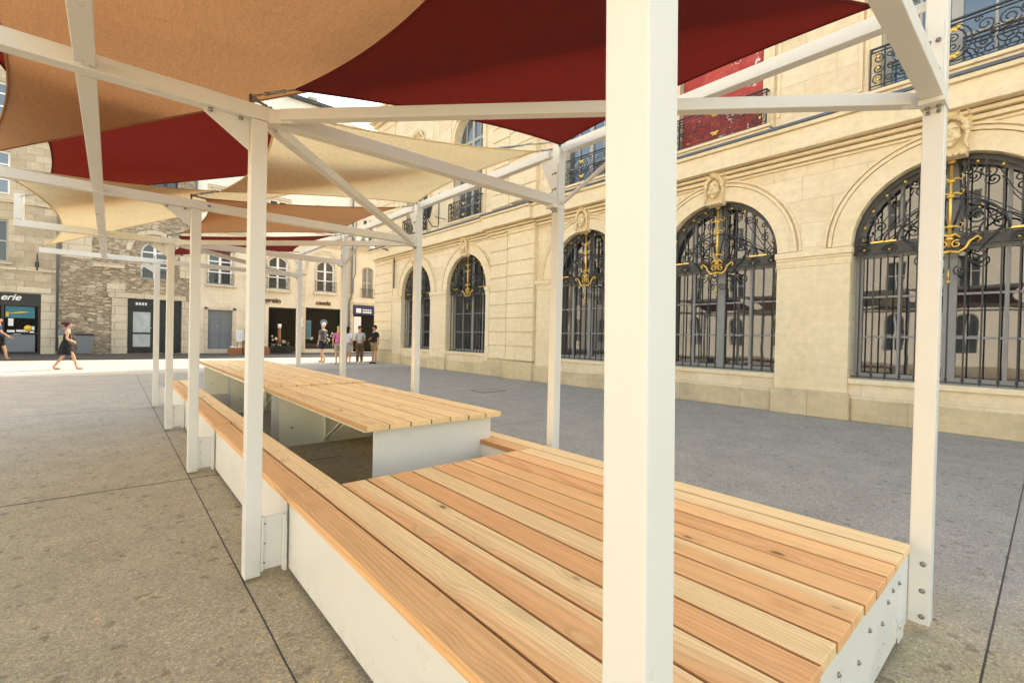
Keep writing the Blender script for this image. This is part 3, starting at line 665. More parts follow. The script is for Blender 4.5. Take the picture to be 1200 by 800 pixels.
# house 2: rubble stone
o2a = (1.78, .62, 4.1, 5.55, .62)
H2 = far_house('rubble_stone_house', 'house of rough brown rubble stone with one round arched window and a black double door', -2.06, 3.68, 13.6,
     (3.3, [(1.83, 1.17, .06, 3.0, 0)], (7.0, [o2a]), (13.6, [(2.2, .55, 8.2, 9.7, 0), (-.6, .55, 8.2, 9.7, 0)])), 'rubble', rm='tile')
wd(H2, o2a, 0, (.34, .72)); wd(H2, (2.2, .55, 8.2, 9.7, 0), 0, (.5,), 'black'); wd(H2, (-.6, .55, 8.2, 9.7, 0), 0, (.5,))
rail(H2, 1.78, .6, 4.12, 4.6, -.05, 10, False)
trim(H2, [(-.15, 3.2, -.05, -.003, 3.02, 3.28), (.0, .63, -.04, -.003, .05, 3.0), (3.03, 3.35, -.04, -.003, .05, 3.0), (-.75, .5, -.12, -.003, 4.55, 4.78), (-1.9, -.8, -.03, -.003, 4.9, 7.0),
          (-.2, .55, -.03, -.003, 3.3, 3.75), (2.9, 3.66, -.06, -.003, 4.3, 7.0)])
m = MB(TB); ring(m, (1.78, 1.02, 4.8, 5.55, 1.02), .22, -.06, .0, 16, 0, False); m.build('relieving_arch', 'quoin', H2)
dm = MB(TB); dm.box(.66, 3.0, .14, .2, .06, 3.0); dm.box(1.76, 1.82, .12, .141, .06, 2.98); dm.box(.7, 2.96, .12, .141, 2.44, 2.5); D2 = dm.build('double_door', 'black', H2, bev=.01)
m = MB(TB)
for a, b_ in ((.42, 1.1), (1.2, 2.3)): m.box(.88, 1.62, .118, .135, a, b_)
m.build('door_glass', 'doorglass', D2)
m = MB(TB)
for k in range(4): m.box(.98+.13*k, 1.07+.13*k, .116, .138, 2.68, 2.82)
m.build('door_plate', 'white', D2)
m = MB(TB); m.tube([(1.7, .06, 1.45), (1.62, .06, 1.45)], .02, 6); m.tube([(2.25, .08, 1.7), (2.4, .08, 1.7)], .02, 6); m.build('handle', 'steel', D2)

# house 3: cream render, two shops
o3 = [(4.86, .62, 4.1, 6.1, .08), (8.02, .58, 4.1, 5.85, .35), (10.98, .6, 4.15, 5.9, .35)]
H3 = far_house('cream_rendered_house', 'tall cream rendered house with white windows above a grey door and two dark shopfronts', 3.68, 12.55, 16.6,
     (3.3, [(4.9, .62, .28, 2.6, 0), (8.32, .82, .1, 2.95, 0), (10.88, 1.15, .3, 3.05, 0)], (7.2, o3), (10.6, [(4.9, .55, 8.1, 9.75, 0), (8.0, .55, 8.1, 9.75, 0), (11, .55, 8.1, 9.75, 0)]), (16.6, [(4.9, .5, 11.5, 13, 0), (8, .5, 11.5, 13, 0), (11, .5, 11.5, 13, 0)])), 'render', rm='slate', rh=1.0)
for o in o3: wd(H3, o, 0, (.36, .66), cols=1)
rail(H3, 4.86, .68, 4.12, 4.75); rail(H3, 8.02, .66, 4.12, 4.8); rail(H3, 10.98, .7, 4.18, 4.85)
for zc in (8.1, 11.5):
    for c in (4.9, 8.0, 11.0):
        o = (c, .55 if zc < 9 else .5, zc, zc+(1.65 if zc < 9 else 1.5), 0); wd(H3, o, 0, (.35, .7)); 
        trim(H3, [(c-.68, c-.56, -.04, -.002, zc, o[3]), (c+.56, c+.68, -.04, -.002, zc, o[3]), (c-.7, c+.7, -.05, -.002, o[3]+.004, o[3]+.16), (c-.7, c+.7, -.08, -.002, zc-.1, zc-.004)])
trim(H3, [(3.68, 12.5, -.10, -.003, 7.2, 7.38), (3.72, 12.5, -.012, -.002, 7.6, 16.4)], 'render_white', 'upper_render', 0) if False else None
m = MB(TB); wall(m, 3.7, 12.53, 7.38, 16.4, [(4.9, .75, 8.0, 9.95, 0), (8.0, .75, 8.0, 9.95, 0), (11, .75, 8.0, 9.95, 0)], .01, -.012); m.build('upper_wall_paint', 'render_white', H3, normals=False)
trim(H3, [(3.68, 12.5, -.12, -.003, 7.2, 7.37), (4.15, 4.24, -.06, -.002, 3.95, 6.2), (5.50, 5.6, -.06, -.002, 3.95, 6.2), (4.1, 5.7, -.2, -.002, 3.98, 4.09), (7.3, 8.75, -.2, -.002, 3.9, 4.09), (10.2, 11.75, -.2, -.002, 3.95, 4.14),
          (4.1, 4.26, -.05, -.002, .05, 2.75), (5.54, 5.7, -.05, -.002, .05, 2.75), (4.1, 5.7, -.05, -.002, 2.62, 2.80), (6.3, 6.9, -.08, -.002, .1, 4.6), (6.2, 7.0, -.14, -.002, 4.6, 4.85), (9.22, 9.66, -.08, -.002, .1, 5.2), (9.12, 9.76, -.14, -.002, 5.2, 5.5), (12.1, 12.5, -.07, -.002, .1, 7.1)])
m = MB(TB); ring(m, (8.02, 1.15, 5, 5.55, 1.1), .2, -.06, .0, 16, 0, False); ring(m, (10.98, 1.15, 5, 5.6, 1.1), .2, -.06, .0, 16, 0, False); m.build('relieving_arch', 'quoin', H3)
for (c, hw, z0, z1, ri) in o3[1:]:
    m = MB(TB); ring(m, (c, hw, z0, z1, ri), .12, -.04, .0, 12); m.build('window_surround', 'quoin', H3)
dm = MB(TB); dm.box(4.3, 5.5, .12, .18, .28, 2.6); dm.box(4.36, 5.44, .10, .121, 2.08, 2.12); dm.box(4.885, 4.915, .10, .122, .3, 2.08)
for a in (4.4, 4.98):
    for b_, e in ((.4, 1.1), (1.2, 2.0)): dm.box(a, a+.42, .105, .121, b_, e)
dd = dm.build('grey_door', 'graydoor', H3, bev=.008)
m = MB(TB); m.tube([(5.25, .06, 1.15), (5.18, .06, 1.15)], .02, 6); m.box(4.72, 4.84, .09, .1, 1.62, 1.68); m.build('handle', 'steel', dd)
trim(H3, [(4.2, 5.6, -.18, .2, .04, .27)], 'quoin', 'door_step')
for (a, b_, z0, z1) in ((7.5, 9.14, .1, 2.95), (9.73, 12.03, .3, 3.05)):
    m = MB(TB)
    m.box(a, b_, .05, .12, z1-.08, z1); m.box(a, a+.05, .05, .12, z0, z1-.08); m.box(b_-.05, b_, .05, .12, z0, z1-.08); m.box(a+.05, b_-.05, .05, .12, z0, z0+.35)
    s_ = m.build('shopfront', 'black', H3)
    m = MB(TB); m.add([(a, .13, z0), (b_, .13, z0), (b_, .13, z1), (a, .13, z1)], [(0, 1, 2, 3)]); m.build('shop_window', 'glass_shop', s_, normals=False)
    m = MB(TB)
    for k in range(12):
        u = a+.2+(b_-a-.4)*random.random(); z = z0+.4+random.random()*.7; m.ball((u, .11, z), .05+.04*random.random(), 6, 5, 1, .3, 1.3)
    m.build('window_display', 'quoin', s_)
m = MB(TB); m.ball((10.95, .115, 2.1), .25, 20, 8, 1, .05, .85); m.build('oval_window_sign', 'graydoor', H3)
m = MB(TB); m.box(9.78, 10.12, .10, .12, .95, 2.2); m.build('window_poster', 'graydoor', H3); m = MB(TB); m.box(9.83, 10.07, .085, .10, 1.05, 2.1); m.build('poster_print', 'teal', H3)
text('grain', 7.28, 3.24, .42, 'text_brown', -.03, parent=H3, ext=.02, bold=.012, sx=1.12)
text('cassis', 10.36, 3.28, .40, 'text_brown', -.03, parent=H3, ext=.02, bold=.012, sx=1.1)
m = MB(TB); m.box(9.2, 9.5, -.1, -.085, 1.75, 2.35); m.build('wall_notice', 'white', H3)
# houses beyond the corner: H4
H4 = far_house('corner_house', 'narrow cream house with a navy shop sign beside the corner of the library', 12.55, 19, 15.6,
     (3.3, [(13.9, .95, .1, 2.75, 0), (16.8, .9, .1, 2.9, 0)], (7.2, [(13.95, .42, 3.95, 6.0, .15), (16.9, .42, 3.95, 6.0, .15)]), (15.6, [(13.95, .42, 8, 9.6, 0)])), 'render', rm='tile')
wd(H4, (13.95, .42, 3.95, 6.0, .15), 0, (.5,), 'wframe_up', 'glass_up'); rail(H4, 13.95, .5, 3.97, 4.6, -.08, 8, False); wd(H4, (13.95, .42, 8, 9.6, 0), 0, (.5,)); wd(H4, (16.9, .42, 3.95, 6.0, .15), 0, (.5,))
trim(H4, [(12.6, 19, -.12, -.003, 7.2, 7.4), (12.6, 12.85, -.06, -.002, .05, 7.1), (12.9, 15.2, -.05, -.002, 3.5, 3.62)], 'quoin')
m = MB(TB); m.box(12.92, 14.95, -.10, -.0, 2.72, 3.42); SG = m.build('shop_sign', 'navy', H4, bev=.01)
m = MB(TB); m.box(13.1, 13.46, -.12, -.102, 2.86, 3.18)
for k in range(4): m.box(13.58+.17*k, 13.70+.17*k, -.12, -.102, 3.04, 3.14)
for k in range(4): m.box(13.58+.17*k, 13.72+.17*k, -.12, -.102, 2.86, 2.98)
m.build('sign_print', 'white', SG)
m = MB(TB); m.box(12.98, 13.5, -.03, .04, .9, 2.6); m.build('white_panel', 'white', H4)
m = MB(TB); m.add([(12.95, .15, .1), (14.85, .15, .1), (14.85, .15, 2.75), (12.95, .15, 2.75)], [(0, 1, 2, 3)]); m.build('shop_window', 'glass_shop', H4, normals=False)
m = MB(TB); m.tube([(12.75, -.14, 15), (12.75, -.14, 4.0), (12.6, -.14, 3.6), (12.6, -.14, .3)], .06, 8); m.tube([(13.0, -.12, 9.5), (13.0, -.12, 5.6), (12.85, -.12, 5.2), (12.85, -.12, 4.2)], .03, 6); m.build('downpipe', 'pipe', H4)
for (u, z) in ((13.3, 7.6), (14.3, 7.5)):
    A = empty('air_conditioner', (u, 32.0, z), 'white air conditioning unit on the cornice, '+('nearer the downpipe' if u < 14 else 'nearer the library corner'), 'air conditioner')
    m = MB(TB); m.box(u-.4, u+.4, -.42, -.14, z, z+.55); m.build('casing', 'white', A, bev=.015)
    m = MB(TB); m.tube([(u+.1, -.425, z+.28), (u+.1, -.44, z+.28)], .2, 14); m.build('fan_guard', 'black', A)
# chimneys on the skyline belong to the cream house
m = MB(TB)
for a, b_, z in ((10.6, 11.2, 18.4), (6.6, 7.4, 19)): m.box(a, b_, 3.0, 3.6, 16.5, z)
m.build('chimney', 'far_block', H3, bev=.02)
m = MB(TB); m.tube([(3.62, -.1, 13.4), (3.62, -.1, .3)], .055, 8); m.build('downpipe', 'pipe', H3)
m = MB(TB); m.tube([(-2.05, -.1, 14), (-2.05, -.1, .2)], .05, 8); m.build('downpipe', 'pipe', H1)

# the sunlit row on the far side of the square (outside the photograph, seen in the library's glass)
TW = lambda u, d, z: (-24-d, u, z)
HW_ = empty('sunlit_terrace', (-24, 8, 0), 'pale sunlit terrace facing the library across the square', 'building')
ow = [(u, .6, 1.0, 3.2, .6) for u in range(-20, 45, 4)]; ow2 = [(u, .6, 5.5, 7.8, 0) for u in range(-20, 45, 4)]; ow3 = [(u, .55, 10.3, 12.3, 0) for u in range(-20, 45, 4)]
m = MB(TW); wall(m, -24, 46, 0, 4.5, ow, .3); wall(m, -24, 46, 4.5, 9.5, ow2, .3); wall(m, -24, 46, 9.5, 15, ow3, .3); m.build('wall', 'render_white', HW_, normals=False)
for o in ow+ow2+ow3: window(HW_, TW, o, 'wwhite', 'glass_far', .2, [(0, .08)], [(o[2]+1.2, .05)], .06)
m = MB(TW); m.box(-24.2, 46.2, -.4, .1, 15, 15.3); m.add([(-24.2, -.4, 15.3), (46.2, -.4, 15.3), (46.2, 6, 18), (-24.2, 6, 18)], [(0, 1, 2, 3)]); m.build('roof', 'slate', HW_)

# ------------------------------------------------------------------ pergola
XR, XL, S, Y0 = 3.034, .612, 2.53, .402
ROW = [Y0+S*i for i in range(5)]
PW = .082
PG = empty('shade_pergola', (1.8, 5.4, 0), 'long cream painted steel pergola frame of ten square posts and cross beams over the benches', 'pergola')
h = PW/2
for i, y in enumerate(ROW):
    if i: m = MB(); m.box(XL-h, XL+h, y-h, y+h, .02, 2.568)
    else:                                             # the nearest post stands a touch out of plumb
        m = MB(); hn = .0385; f = lambda z: (-(z-.9)*.0137, (z-.9)*.0117)
        m.add([(XL+a+f(z)[0], y+b+f(z)[1], z) for a in (-hn, hn) for b in (-hn, hn) for z in (.02, 2.568)], [(0, 1, 3, 2), (4, 6, 7, 5), (0, 4, 5, 1), (2, 3, 7, 6), (0, 2, 6, 4), (1, 5, 7, 3)])
    m.build('post', 'paint', PG, bev=.004)
    m = MB(); m.box(XR-h, XR+h, y-h, y+h, .05, 3.13); m.build('post', 'paint', PG, bev=.004)
    m = MB(); m.box(-.88, XR-h-.003, y-h, y+h, 2.572, 2.652); m.build('cross_beam', 'paint', PG, bev=.004)
    m = MB()                                          # gusset plates
    m.prism([(XL-h-.004, 2.57), (XL-h-.215, 2.57), (XL-h-.215, 2.55), (XL-h-.004, 2.40)], y-.005, y+.005, 1)
    m.build('gusset', 'paint', PG); m = MB(); m.box(XL-h-.225, XL+h+.02, y-.03, y+.03, 2.5685, 2.5715)
    m.build('cap_plate', 'paint', PG); m = MB(); m.prism([(XR-h-.012, 2.655), (XR-h-.001, 2.655), (XR-h-.001, 2.95), (XR-h-.012, 2.95)], y-.03, y+.03, 1)
    m.build('gusset', 'paint', PG); m = MB(); m.box(XR-h-.075, XR+h+.003, y-h-.006, y+h+.006, 2.548, 2.5705)
    m.build('cap_plate', 'paint', PG)
    if i: m = MB(); m.prism([(y+h+.002, 2.66), (y+h+.20, 3.03), (y+h+.002, 3.03)], XR-.004, XR+.004, 0); m.build('gusset', 'paint', PG)
    m = MB()
    for (xx, zz) in ((XL-h-.19, 2.558), (XL-h-.05, 2.558)): m.tube([(xx, y-.03, zz-.012), (xx, y-.03, zz+.002)], .012, 6)
    for zz in (2.72, 2.86): 
        m.tube([(XR-h-.002, y-.012, zz), (XR-h-.022, y-.012, zz)], .011, 6)
        m.tube([(XR-h-.002, y+.022, zz), (XR-h-.02, y+.022, zz)], .009, 6)
    for xx in (-.02, .02): m.tube([(XR-h-.02, y+xx, 2.549), (XR-h-.02, y+xx, 2.538)], .010, 8); m.tube([(XR-h-.001, y+xx, 2.525), (XR-h-.010, y+xx, 2.525)], .009, 8)
    m.tube([(XL+.1, y-h+.002, 2.612), (XL+.1, y-h-.015, 2.612)], .012, 6)
    m.build('bolt', 'bolt', PG)
    if i % 2 == 1:
        m = MB(); m.box(-.88, -.80, y-.04, y+.04, 2.655, 2.95); m.build('stub_post', 'paint', PG, bev=.004)
    if i < 4:
        m = MB(); m.box(-.14, -.065, y+h+.03, y+S-h-.03, 2.580, 2.628); m.build('purlin', 'paint', PG, bev=.003)
        m = MB(); m.box(-.115, -.09, y+h-.002, y+h+.035, 2.585, 2.62); m.box(-.115, -.09, y+S-h-.035, y+S-h+.002, 2.585, 2.62); m.build('purlin_bracket', 'paint', PG)
        m = MB(); m.box(XR-.035, XR+.035, y+h+.06, y+S-h-.06, 3.035, 3.115); m.box(XR-.006, XR+.006, y+h, y+h+.12, 3.05, 3.10); m.box(XR-.006, XR+.006, y+S-h-.12, y+S-h, 3.05, 3.10); m.build('top_rail', 'paint', PG, bev=.004)
for (a, b_) in ((1, 0), (1, 2), (3, 2), (3, 4)):
    A = Vector((XL+.06, ROW[a]+(-.055 if b_ < a else .055), 2.60)); B = Vector((XR-.085, ROW[b_]+(.07 if b_ < a else -.03), 2.59)); d = (B-A).normalized()
    m = MB(); m.beam(A+d*.06, B-d*.03, .06, .06); m.build('diagonal_brace', 'paint', PG, bev=.003)
    m = MB(); m.tube([A+d*.07+Vector((-.012, -.012, 0)), A+d*.07+Vector((.012, .012, 0))], .012, 6); m.build('bolt', 'bolt', PG)
    m = MB(); m.beam(A-d*.02, A+d*.12, .012, .075); m.beam(B-d*.05, B+d*.07, .012, .075); m.build('brace_plate', 'paint', PG)
for i in (1, 3):
    m = MB(); m.beam((XR, ROW[i]-h-.01, 2.60), (XR, ROW[i]-1.0, 3.03), .02, .035, (1, 0, 0)); m.build('knee_brace', 'paint', PG)
# bench-side foot plates
for i, y in enumerate(ROW[1:], 1):
    m = MB(); m.box(XL+h, XL+.165, y-h+.004, y-h+.012, .05, .352); m.box(XL+h+.001, XL+h+.012, y-h-.006, y+h, .045, .352)
    m.prism([(XL+.150, .35), (XL+.150, .03), (XL+.172, .02), (XL+.172, .27), (XL+.166, .35)], y-h-.022, y-h+.002, 1)
    m.build('foot_plate', 'paint', PG, bev=.002)
    m = MB()
    for z in (.09, .20, .31): m.tube([(XL+h+.018, y-h-.002, z), (XL+h+.018, y-h+.006, z)], .005, 6)
    m.build('bolt', 'bolt', PG)
m = MB()
for z in (.09, .215, .345): m.tube([(XR-h, ROW[0]-.012, z), (XR-h-.004, ROW[0]-.012, z)], .012, 12); m.ball((XR-h-.004, ROW[0]-.012, z), .010, 10, 6, .5, 1, 1)
m.build('bolt', 'bolt', PG)

# ------------------------------------------------------------------ platform, benches, tables
ZD, TH = .455, .042
DX0 = .775; PITCH = .1635
def boards(x0, n, pitch, y0, y1, ztop, gap=.012, th=TH):
    m = MB()
    for k in range(n):
        j0 = random.uniform(-.003, .003); j1 = random.uniform(-.003, .003)
        m.box(x0+k*pitch+gap/2, x0+(k+1)*pitch-gap/2, y0+j0, y1+j1, ztop-th, ztop+random.uniform(-.001, .0012))
        if k == 0: m.attr = []
        m.attr += [0.0]*4+[pitch-gap]*4
    return m
YD1 = 2.903
P0 = empty('platform', (1.84, 1.65, 0), 'wide low platform of thirteen larch boards on cream steel sides in the foreground', 'platform')
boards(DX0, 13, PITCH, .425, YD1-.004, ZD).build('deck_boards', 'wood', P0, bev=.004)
XD1 = DX0+13*PITCH
m = MB(); m.box(DX0+.02, XR-h-.003, .445, .451, .035, ZD-TH-.003); m.build('end_panel', 'paint', P0, bev=.001)
m = MB(); m.box(DX0+.022, DX0+.028, .452, YD1-.02, .03, ZD-TH-.004); m.build('side_panel', 'paint', P0)
m = MB(); m.box(XD1-.03, XD1-.024, .452, YD1-.02, .03, ZD-TH-.004); m.build('side_panel', 'paint', P0)
m = MB(); m.box(DX0+.03, XD1-.032, YD1-.03, YD1-.024, .035, ZD-TH-.004); m.build('end_panel', 'paint', P0)
m = MB(); m.box(XD1-.19, XD1-.182, .438, .446, .05, .15); m.box(XD1-.12, XD1-.02, .4385, .4445, .02, .12); m.build('levelling_bracket', 'paint', P0)
m = MB()
for (xx, zz) in ((2.78, .30), (2.65, .31), (2.56, .29), (2.46, .235), (2.25, .29), (2.1, .23), (1.85, .30), (1.6, .24), (1.35, .3), (1.1, .24), (2.80, .085), (2.73, .06)):
    m.tube([(xx, .4445, zz), (xx, .4405, zz)], .010, 10); m.ball((xx, .4405, zz), .0065, 8, 5)
m.build('bolt', 'bolt', P0)
def bench(x0, y0, y1, label, flip=False):
    b = empty('bench', (x0+PITCH, (y0+y1)/2, 0), label, 'bench', 'two-board benches either side of the tables')
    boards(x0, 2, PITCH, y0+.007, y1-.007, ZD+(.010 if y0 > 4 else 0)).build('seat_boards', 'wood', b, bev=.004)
    m = MB(); xs = x0+(.022 if not flip else 2*PITCH-.028)
    m.box(xs, xs+.006, y0+.03, y1-.03, .03, ZD-TH-.004); m.build('side_panel', 'paint', b)
    m = MB(); xi = x0+(2*PITCH-.03 if not flip else .022)
    m.box(xi, xi+.006, y0+.05, y1-.05, .30, ZD-TH-.004)
    for y in (y0+.05, y1-.056): m.box(x0+.03, x0+2*PITCH-.032, y, y+.006, .03, ZD-TH-.005)
    m.build('frame', 'paint', b)
names = ['next to the platform', 'in the middle', 'at the far end']
for k in range(3):
    y0 = YD1+k*S; y1 = y0+S
    bench(DX0, y0, y1, 'left hand larch bench '+names[k]+', along the open paving side')
    bench(XD1-2*PITCH, y0, y1, 'right hand larch bench '+names[k]+', on the library side', True)
ZT = .71
TX0, TX1 = 1.445, 2.745
ty = [(3.315, 6.285), (6.335, 9.25), (9.262, 12.2)]
for k, (y0, y1) in enumerate(ty):
    t = empty('table', ((TX0+TX1)/2, (y0+y1)/2, 0), ['nearest larch topped table with a plain cream steel end facing the platform', 'middle larch topped table behind the nearest one', 'farthest larch topped table at the back of the row'][k], 'table', 'larch tables in a row under the sails')
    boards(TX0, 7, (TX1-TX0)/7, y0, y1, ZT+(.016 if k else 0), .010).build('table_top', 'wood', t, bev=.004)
    m = MB(); m.box(TX0+.10, TX1-.05, y0+.10, y0+.106, .03, ZT-TH-.004); m.build('end_panel', 'paint', t)
    m = MB(); m.box(TX0+.08, TX1-.05, y1-.30, y1-.294, .02, ZT-TH-.012); m.build('end_panel', 'bouncepaint', t)
    m = MB(); m.box(TX0+.003, TX1-.003, y0+.03, y1-.02, ZT-TH-.009, ZT-TH-.003+(.015 if k else 0)); m.build('top_tray', 'bouncepaint', t)
    m = MB()
    m.beam((TX0+.60, y1-.31, .05), (TX0+.60, y1-1.45, ZT-TH-.02), .045, .012); m.beam((TX0+.63, y1-.31, .05), (TX0+.63, y1-1.45, ZT-TH-.02), .008, .05)
    m.box(TX0+.60, TX0+.605, y1-.36, y1-.302, .05, ZT-TH-.02)
    m.build('strut', 'bouncepaint', t)
    m = MB()
    for xx, zz in ((TX0+.22, .25), (TX0+.52, .40), (TX0+.95, .25), (TX0+.28, .55)): m.tube([(xx, y1-.30, zz), (xx, y1-.315, zz)], .012, 6)
    m.build('bolt', 'bolt', t)

# ------------------------------------------------------------------ shade sails
ZR, ZLp, ZSt, ZLo = 3.10, 2.70, 2.93, 2.68
def Bt(i): return Vector((XR, ROW[i], ZR))
def Lt(i): return Vector((XL-.04, ROW[i], ZLp))
def St(i): return Vector((-.84, ROW[i], ZSt if i % 2 else ZLo))
def sail(kind, label, corners, mt, conc, gaps, belly=0.0, tips=None):
    n = len(corners); cen = sum(corners, Vector())/n
    tip = [c+(cen-c).normalized()*g_ for c, g_ in zip(corners, gaps)]
    for k_, v_ in (tips or {}).items(): tip[k_] = v_
    tn = empty('shade_sail', cen, label, 'shade sail')
    vs = []; fs = []; K = 26
    def inward(i, j):
        e = (tip[j]-tip[i]); mid = (tip[i]+tip[j])/2; d = cen-mid; d -= e.normalized()*d.dot(e.normalized()); L_ = e.length
        return d.normalized()*L_
    if n == 3:
        idx = {}
        off = [inward(0, 1)*conc[0], inward(1, 2)*conc[1], inward(2, 0)*conc[2]]
        for a in range(K+1):
            for b_ in range(K+1-a):
                l = (a/K, b_/K, 1-(a+b_)/K)
                p_ = tip[0]*l[0]+tip[1]*l[1]+tip[2]*l[2]+off[0]*(4*l[0]*l[1])+off[1]*(4*l[1]*l[2])+off[2]*(4*l[2]*l[0])
                p_.z -= belly*27*l[0]*l[1]*l[2]
                idx[a, b_] = len(vs); vs.append(p_)
        for a in range(K):
            for b_ in range(K-a):
                fs.append((idx[a, b_], idx[a+1, b_], idx[a, b_+1]))
                if a+b_ < K-1: fs.append((idx[a+1, b_], idx[a+1, b_+1], idx[a, b_+1]))
    else:
        off = [inward(k, (k+1) % 4)*conc[k] for k in range(4)]
        def E(k, t):
            i, j = k, (k+1) % 4; return tip[i]*(1-t)+tip[j]*t+off[k]*(4*t*(1-t))
        for a in range(K+1):
            for b_ in range(K+1):
                s_, t = a/K, b_/K
                p_ = E(0, s_)*(1-t)+E(2, 1-s_)*t+E(3, 1-t)*(1-s_)+E(1, t)*s_ - (tip[0]*(1-s_)*(1-t)+tip[1]*s_*(1-t)+tip[2]*s_*t+tip[3]*(1-s_)*t)
                p_.z -= belly*16*s_*(1-s_)*t*(1-t)
                vs.append(p_)
        fs = [(a*(K+1)+b_, (a+1)*(K+1)+b_, (a+1)*(K+1)+b_+1, a*(K+1)+b_+1) for a in range(K) for b_ in range(K)]
    m = MB(); m.add(vs, fs, True); cl = m.build('cloth', mt, tn, normals=False)
    # hem: webbing along each edge
    m = MB()
    for k in range(n):
        j = (k+1) % n
        pts = [tip[k]*(1-t)+tip[j]*t+off[k]*(4*t*(1-t)) for t in [q_/24 for q_ in range(25)]]
        m.tube(pts, .007, 5)
    m.build('hem', mt, tn)
    # turnbuckles
    for c, t_ in zip(corners, tip):
        m = MB(); d = (t_-c); L_ = d.length; d.normalize()
        o1 = d.orthogonal().normalized()
        m.tube([c, c+d*.03], .007, 6)
        for f0, f1 in ((.08, .24), (.84, .99)):
            p0 = c+d*(L_*f0); p1 = c+d*(L_*f1); mid = (p0+p1)/2
            m.tube([p0, mid+o1*.014, p1, mid-o1*.014, p0], .0045, 5)
        m.tube([c+d*(L_*.24), c+d*(L_*.36)], .004, 5); m.tube([c+d*(L_*.70), c+d*(L_*.84)], .004, 5)
        m.tube([c+d*(L_*.36), c+d*(L_*.70)], .009, 6); m.ball(c+d*(L_*.34), .012, 6, 5); m.ball(c+d*(L_*.72), .012, 6, 5)
        m.tube([c-Vector((0, 0, .06)), c+Vector((0, 0, .01))], .008, 6)
        m.build('turnbuckle', 'bolt', tn)
    return tn
up = Vector((0, 0, .02))
sail('q', 'dark red four cornered sail stretched over the nearest bay', [Lt(0), Bt(0), Bt(1), Lt(1)], 'sail_red', (.10, .05, .045, .10), (.25, .30, .12, .27), -.02)
sail('q', 'cream four cornered sail stretched over the second bay', [Lt(1), Bt(1), Bt(2), Lt(2)], 'sail_cream', (.055, .07, .05, .07), (.20, .22, .12, .30), .04)
sail('q', 'tan four cornered sail stretched over the third bay', [Lt(2), Bt(2), Bt(3), Lt(3)], 'sail_tan', (.06, .07, .05, .06), (.20, .30, .2, .2), .03)
sail('q', 'dark red four cornered sail stretched over the farthest bay', [Lt(3), Bt(3), Bt(4), Lt(4)], 'sail_red', (.06, .07, .05, .06), (.2, .25, .3, .2), .03)
sail('t', 'big tan three cornered sail overhead on the left, nearest the viewer', [St(0), Bt(0)+up*2, St(2)], 'sail_tan', (.10, .004, .078), (.2, .3, .10), 0)
c1, s3 = Bt(1)+up*3, St(3)
sail('t', 'dark red three cornered sail reaching from the left beam ends over to the library side', [St(1)+up, c1, s3], 'sail_red', (.20, -.012, .058), (.2, .3, .3), 0, {2: s3+(c1-s3).normalized()*.30, 1: c1+(s3-c1).normalized()*1.0})
c1 = Bt(1)+up*5; s4 = St(4)
sail('t', 'cream three cornered sail on the left with a long curved outer edge', [St(2)-up, c1, s4], 'sail_cream', (.12, .004, .062), (.08, 1.6, .04), 0, {1: c1+(s4-c1).normalized()*3.2, 2: s4+(c1-s4).normalized()*.04})

# ------------------------------------------------------------------ small things on the street
m = MB(); m.box(7.2, 7.95, 9.22, 9.9, .003, .006)
mh = empty('manhole_cover', (7.5, 9.5, 0), 'square steel inspection cover let into the paving in front of the library', 'manhole cover')
def cover(x0, x1, y0, y1):
    m = MB(); t = .02
    t = .035; m.box(x0, x1, y0, y0+t, -.01, .006); m.box(x0, x1, y1-t, y1, -.01, .006); m.box(x0, x0+t, y0+t, y1-t, -.01, .006); m.box(x1-t, x1, y0+t, y1-t, -.01, .006)
    m.build('frame', 'iron', mh); m = MB(); m.box(x0+t+.004, x1-t-.004, y0+t+.004, y1-t-.004, -.01, .005); m.build('lid', 'ground', mh)
cover(7.0, 7.75, 9.2, 9.75)
bn = empty('litter_bin', (-1.0, 31.6, .05), 'dark grey tapered litter bin standing against the rubble wall', 'bin')
m = MB(); m.add([(-1.25, 31.4, .1), (-.75, 31.4, .1), (-.75, 31.8, .1), (-1.25, 31.8, .1), (-1.33, 31.35, 1.0), (-.67, 31.35, 1.0), (-.67, 31.85, 1.0), (-1.33, 31.85, 1.0)],
    [(0, 1, 2, 3), (4, 5, 6, 7), (0, 1, 5, 4), (1, 2, 6, 5), (2, 3, 7, 6), (3, 0, 4, 7)]); m.build('body', 'graydoor', bn, bev=.02)
m = MB(); m.box(-1.36, -.64, 31.32, 31.88, 1.0, 1.07); m.build('lid', 'black', bn, bev=.02)
cb = empty('utility_cabinet', (-1.75, 32.1, .05), 'small pale utility cabinet on the pavement by the downpipe', 'cabinet')
m = MB(); m.box(-1.98, -1.5, 31.95, 32.25, .05, 1.0); m.build('cabinet_body', 'quoin', cb, bev=.01); m = MB(); m.box(-2.0, -1.48, 31.92, 32.27, 1.003, 1.3); m.build('cabinet_top', 'graydoor', cb, bev=.01)
labs = ['orange wooden crate of white flowers in front of the grey door side', 'orange wooden crate beside the flower crate', 'small orange crate stacked on top of the others', 'orange crate nearest the first shop window']
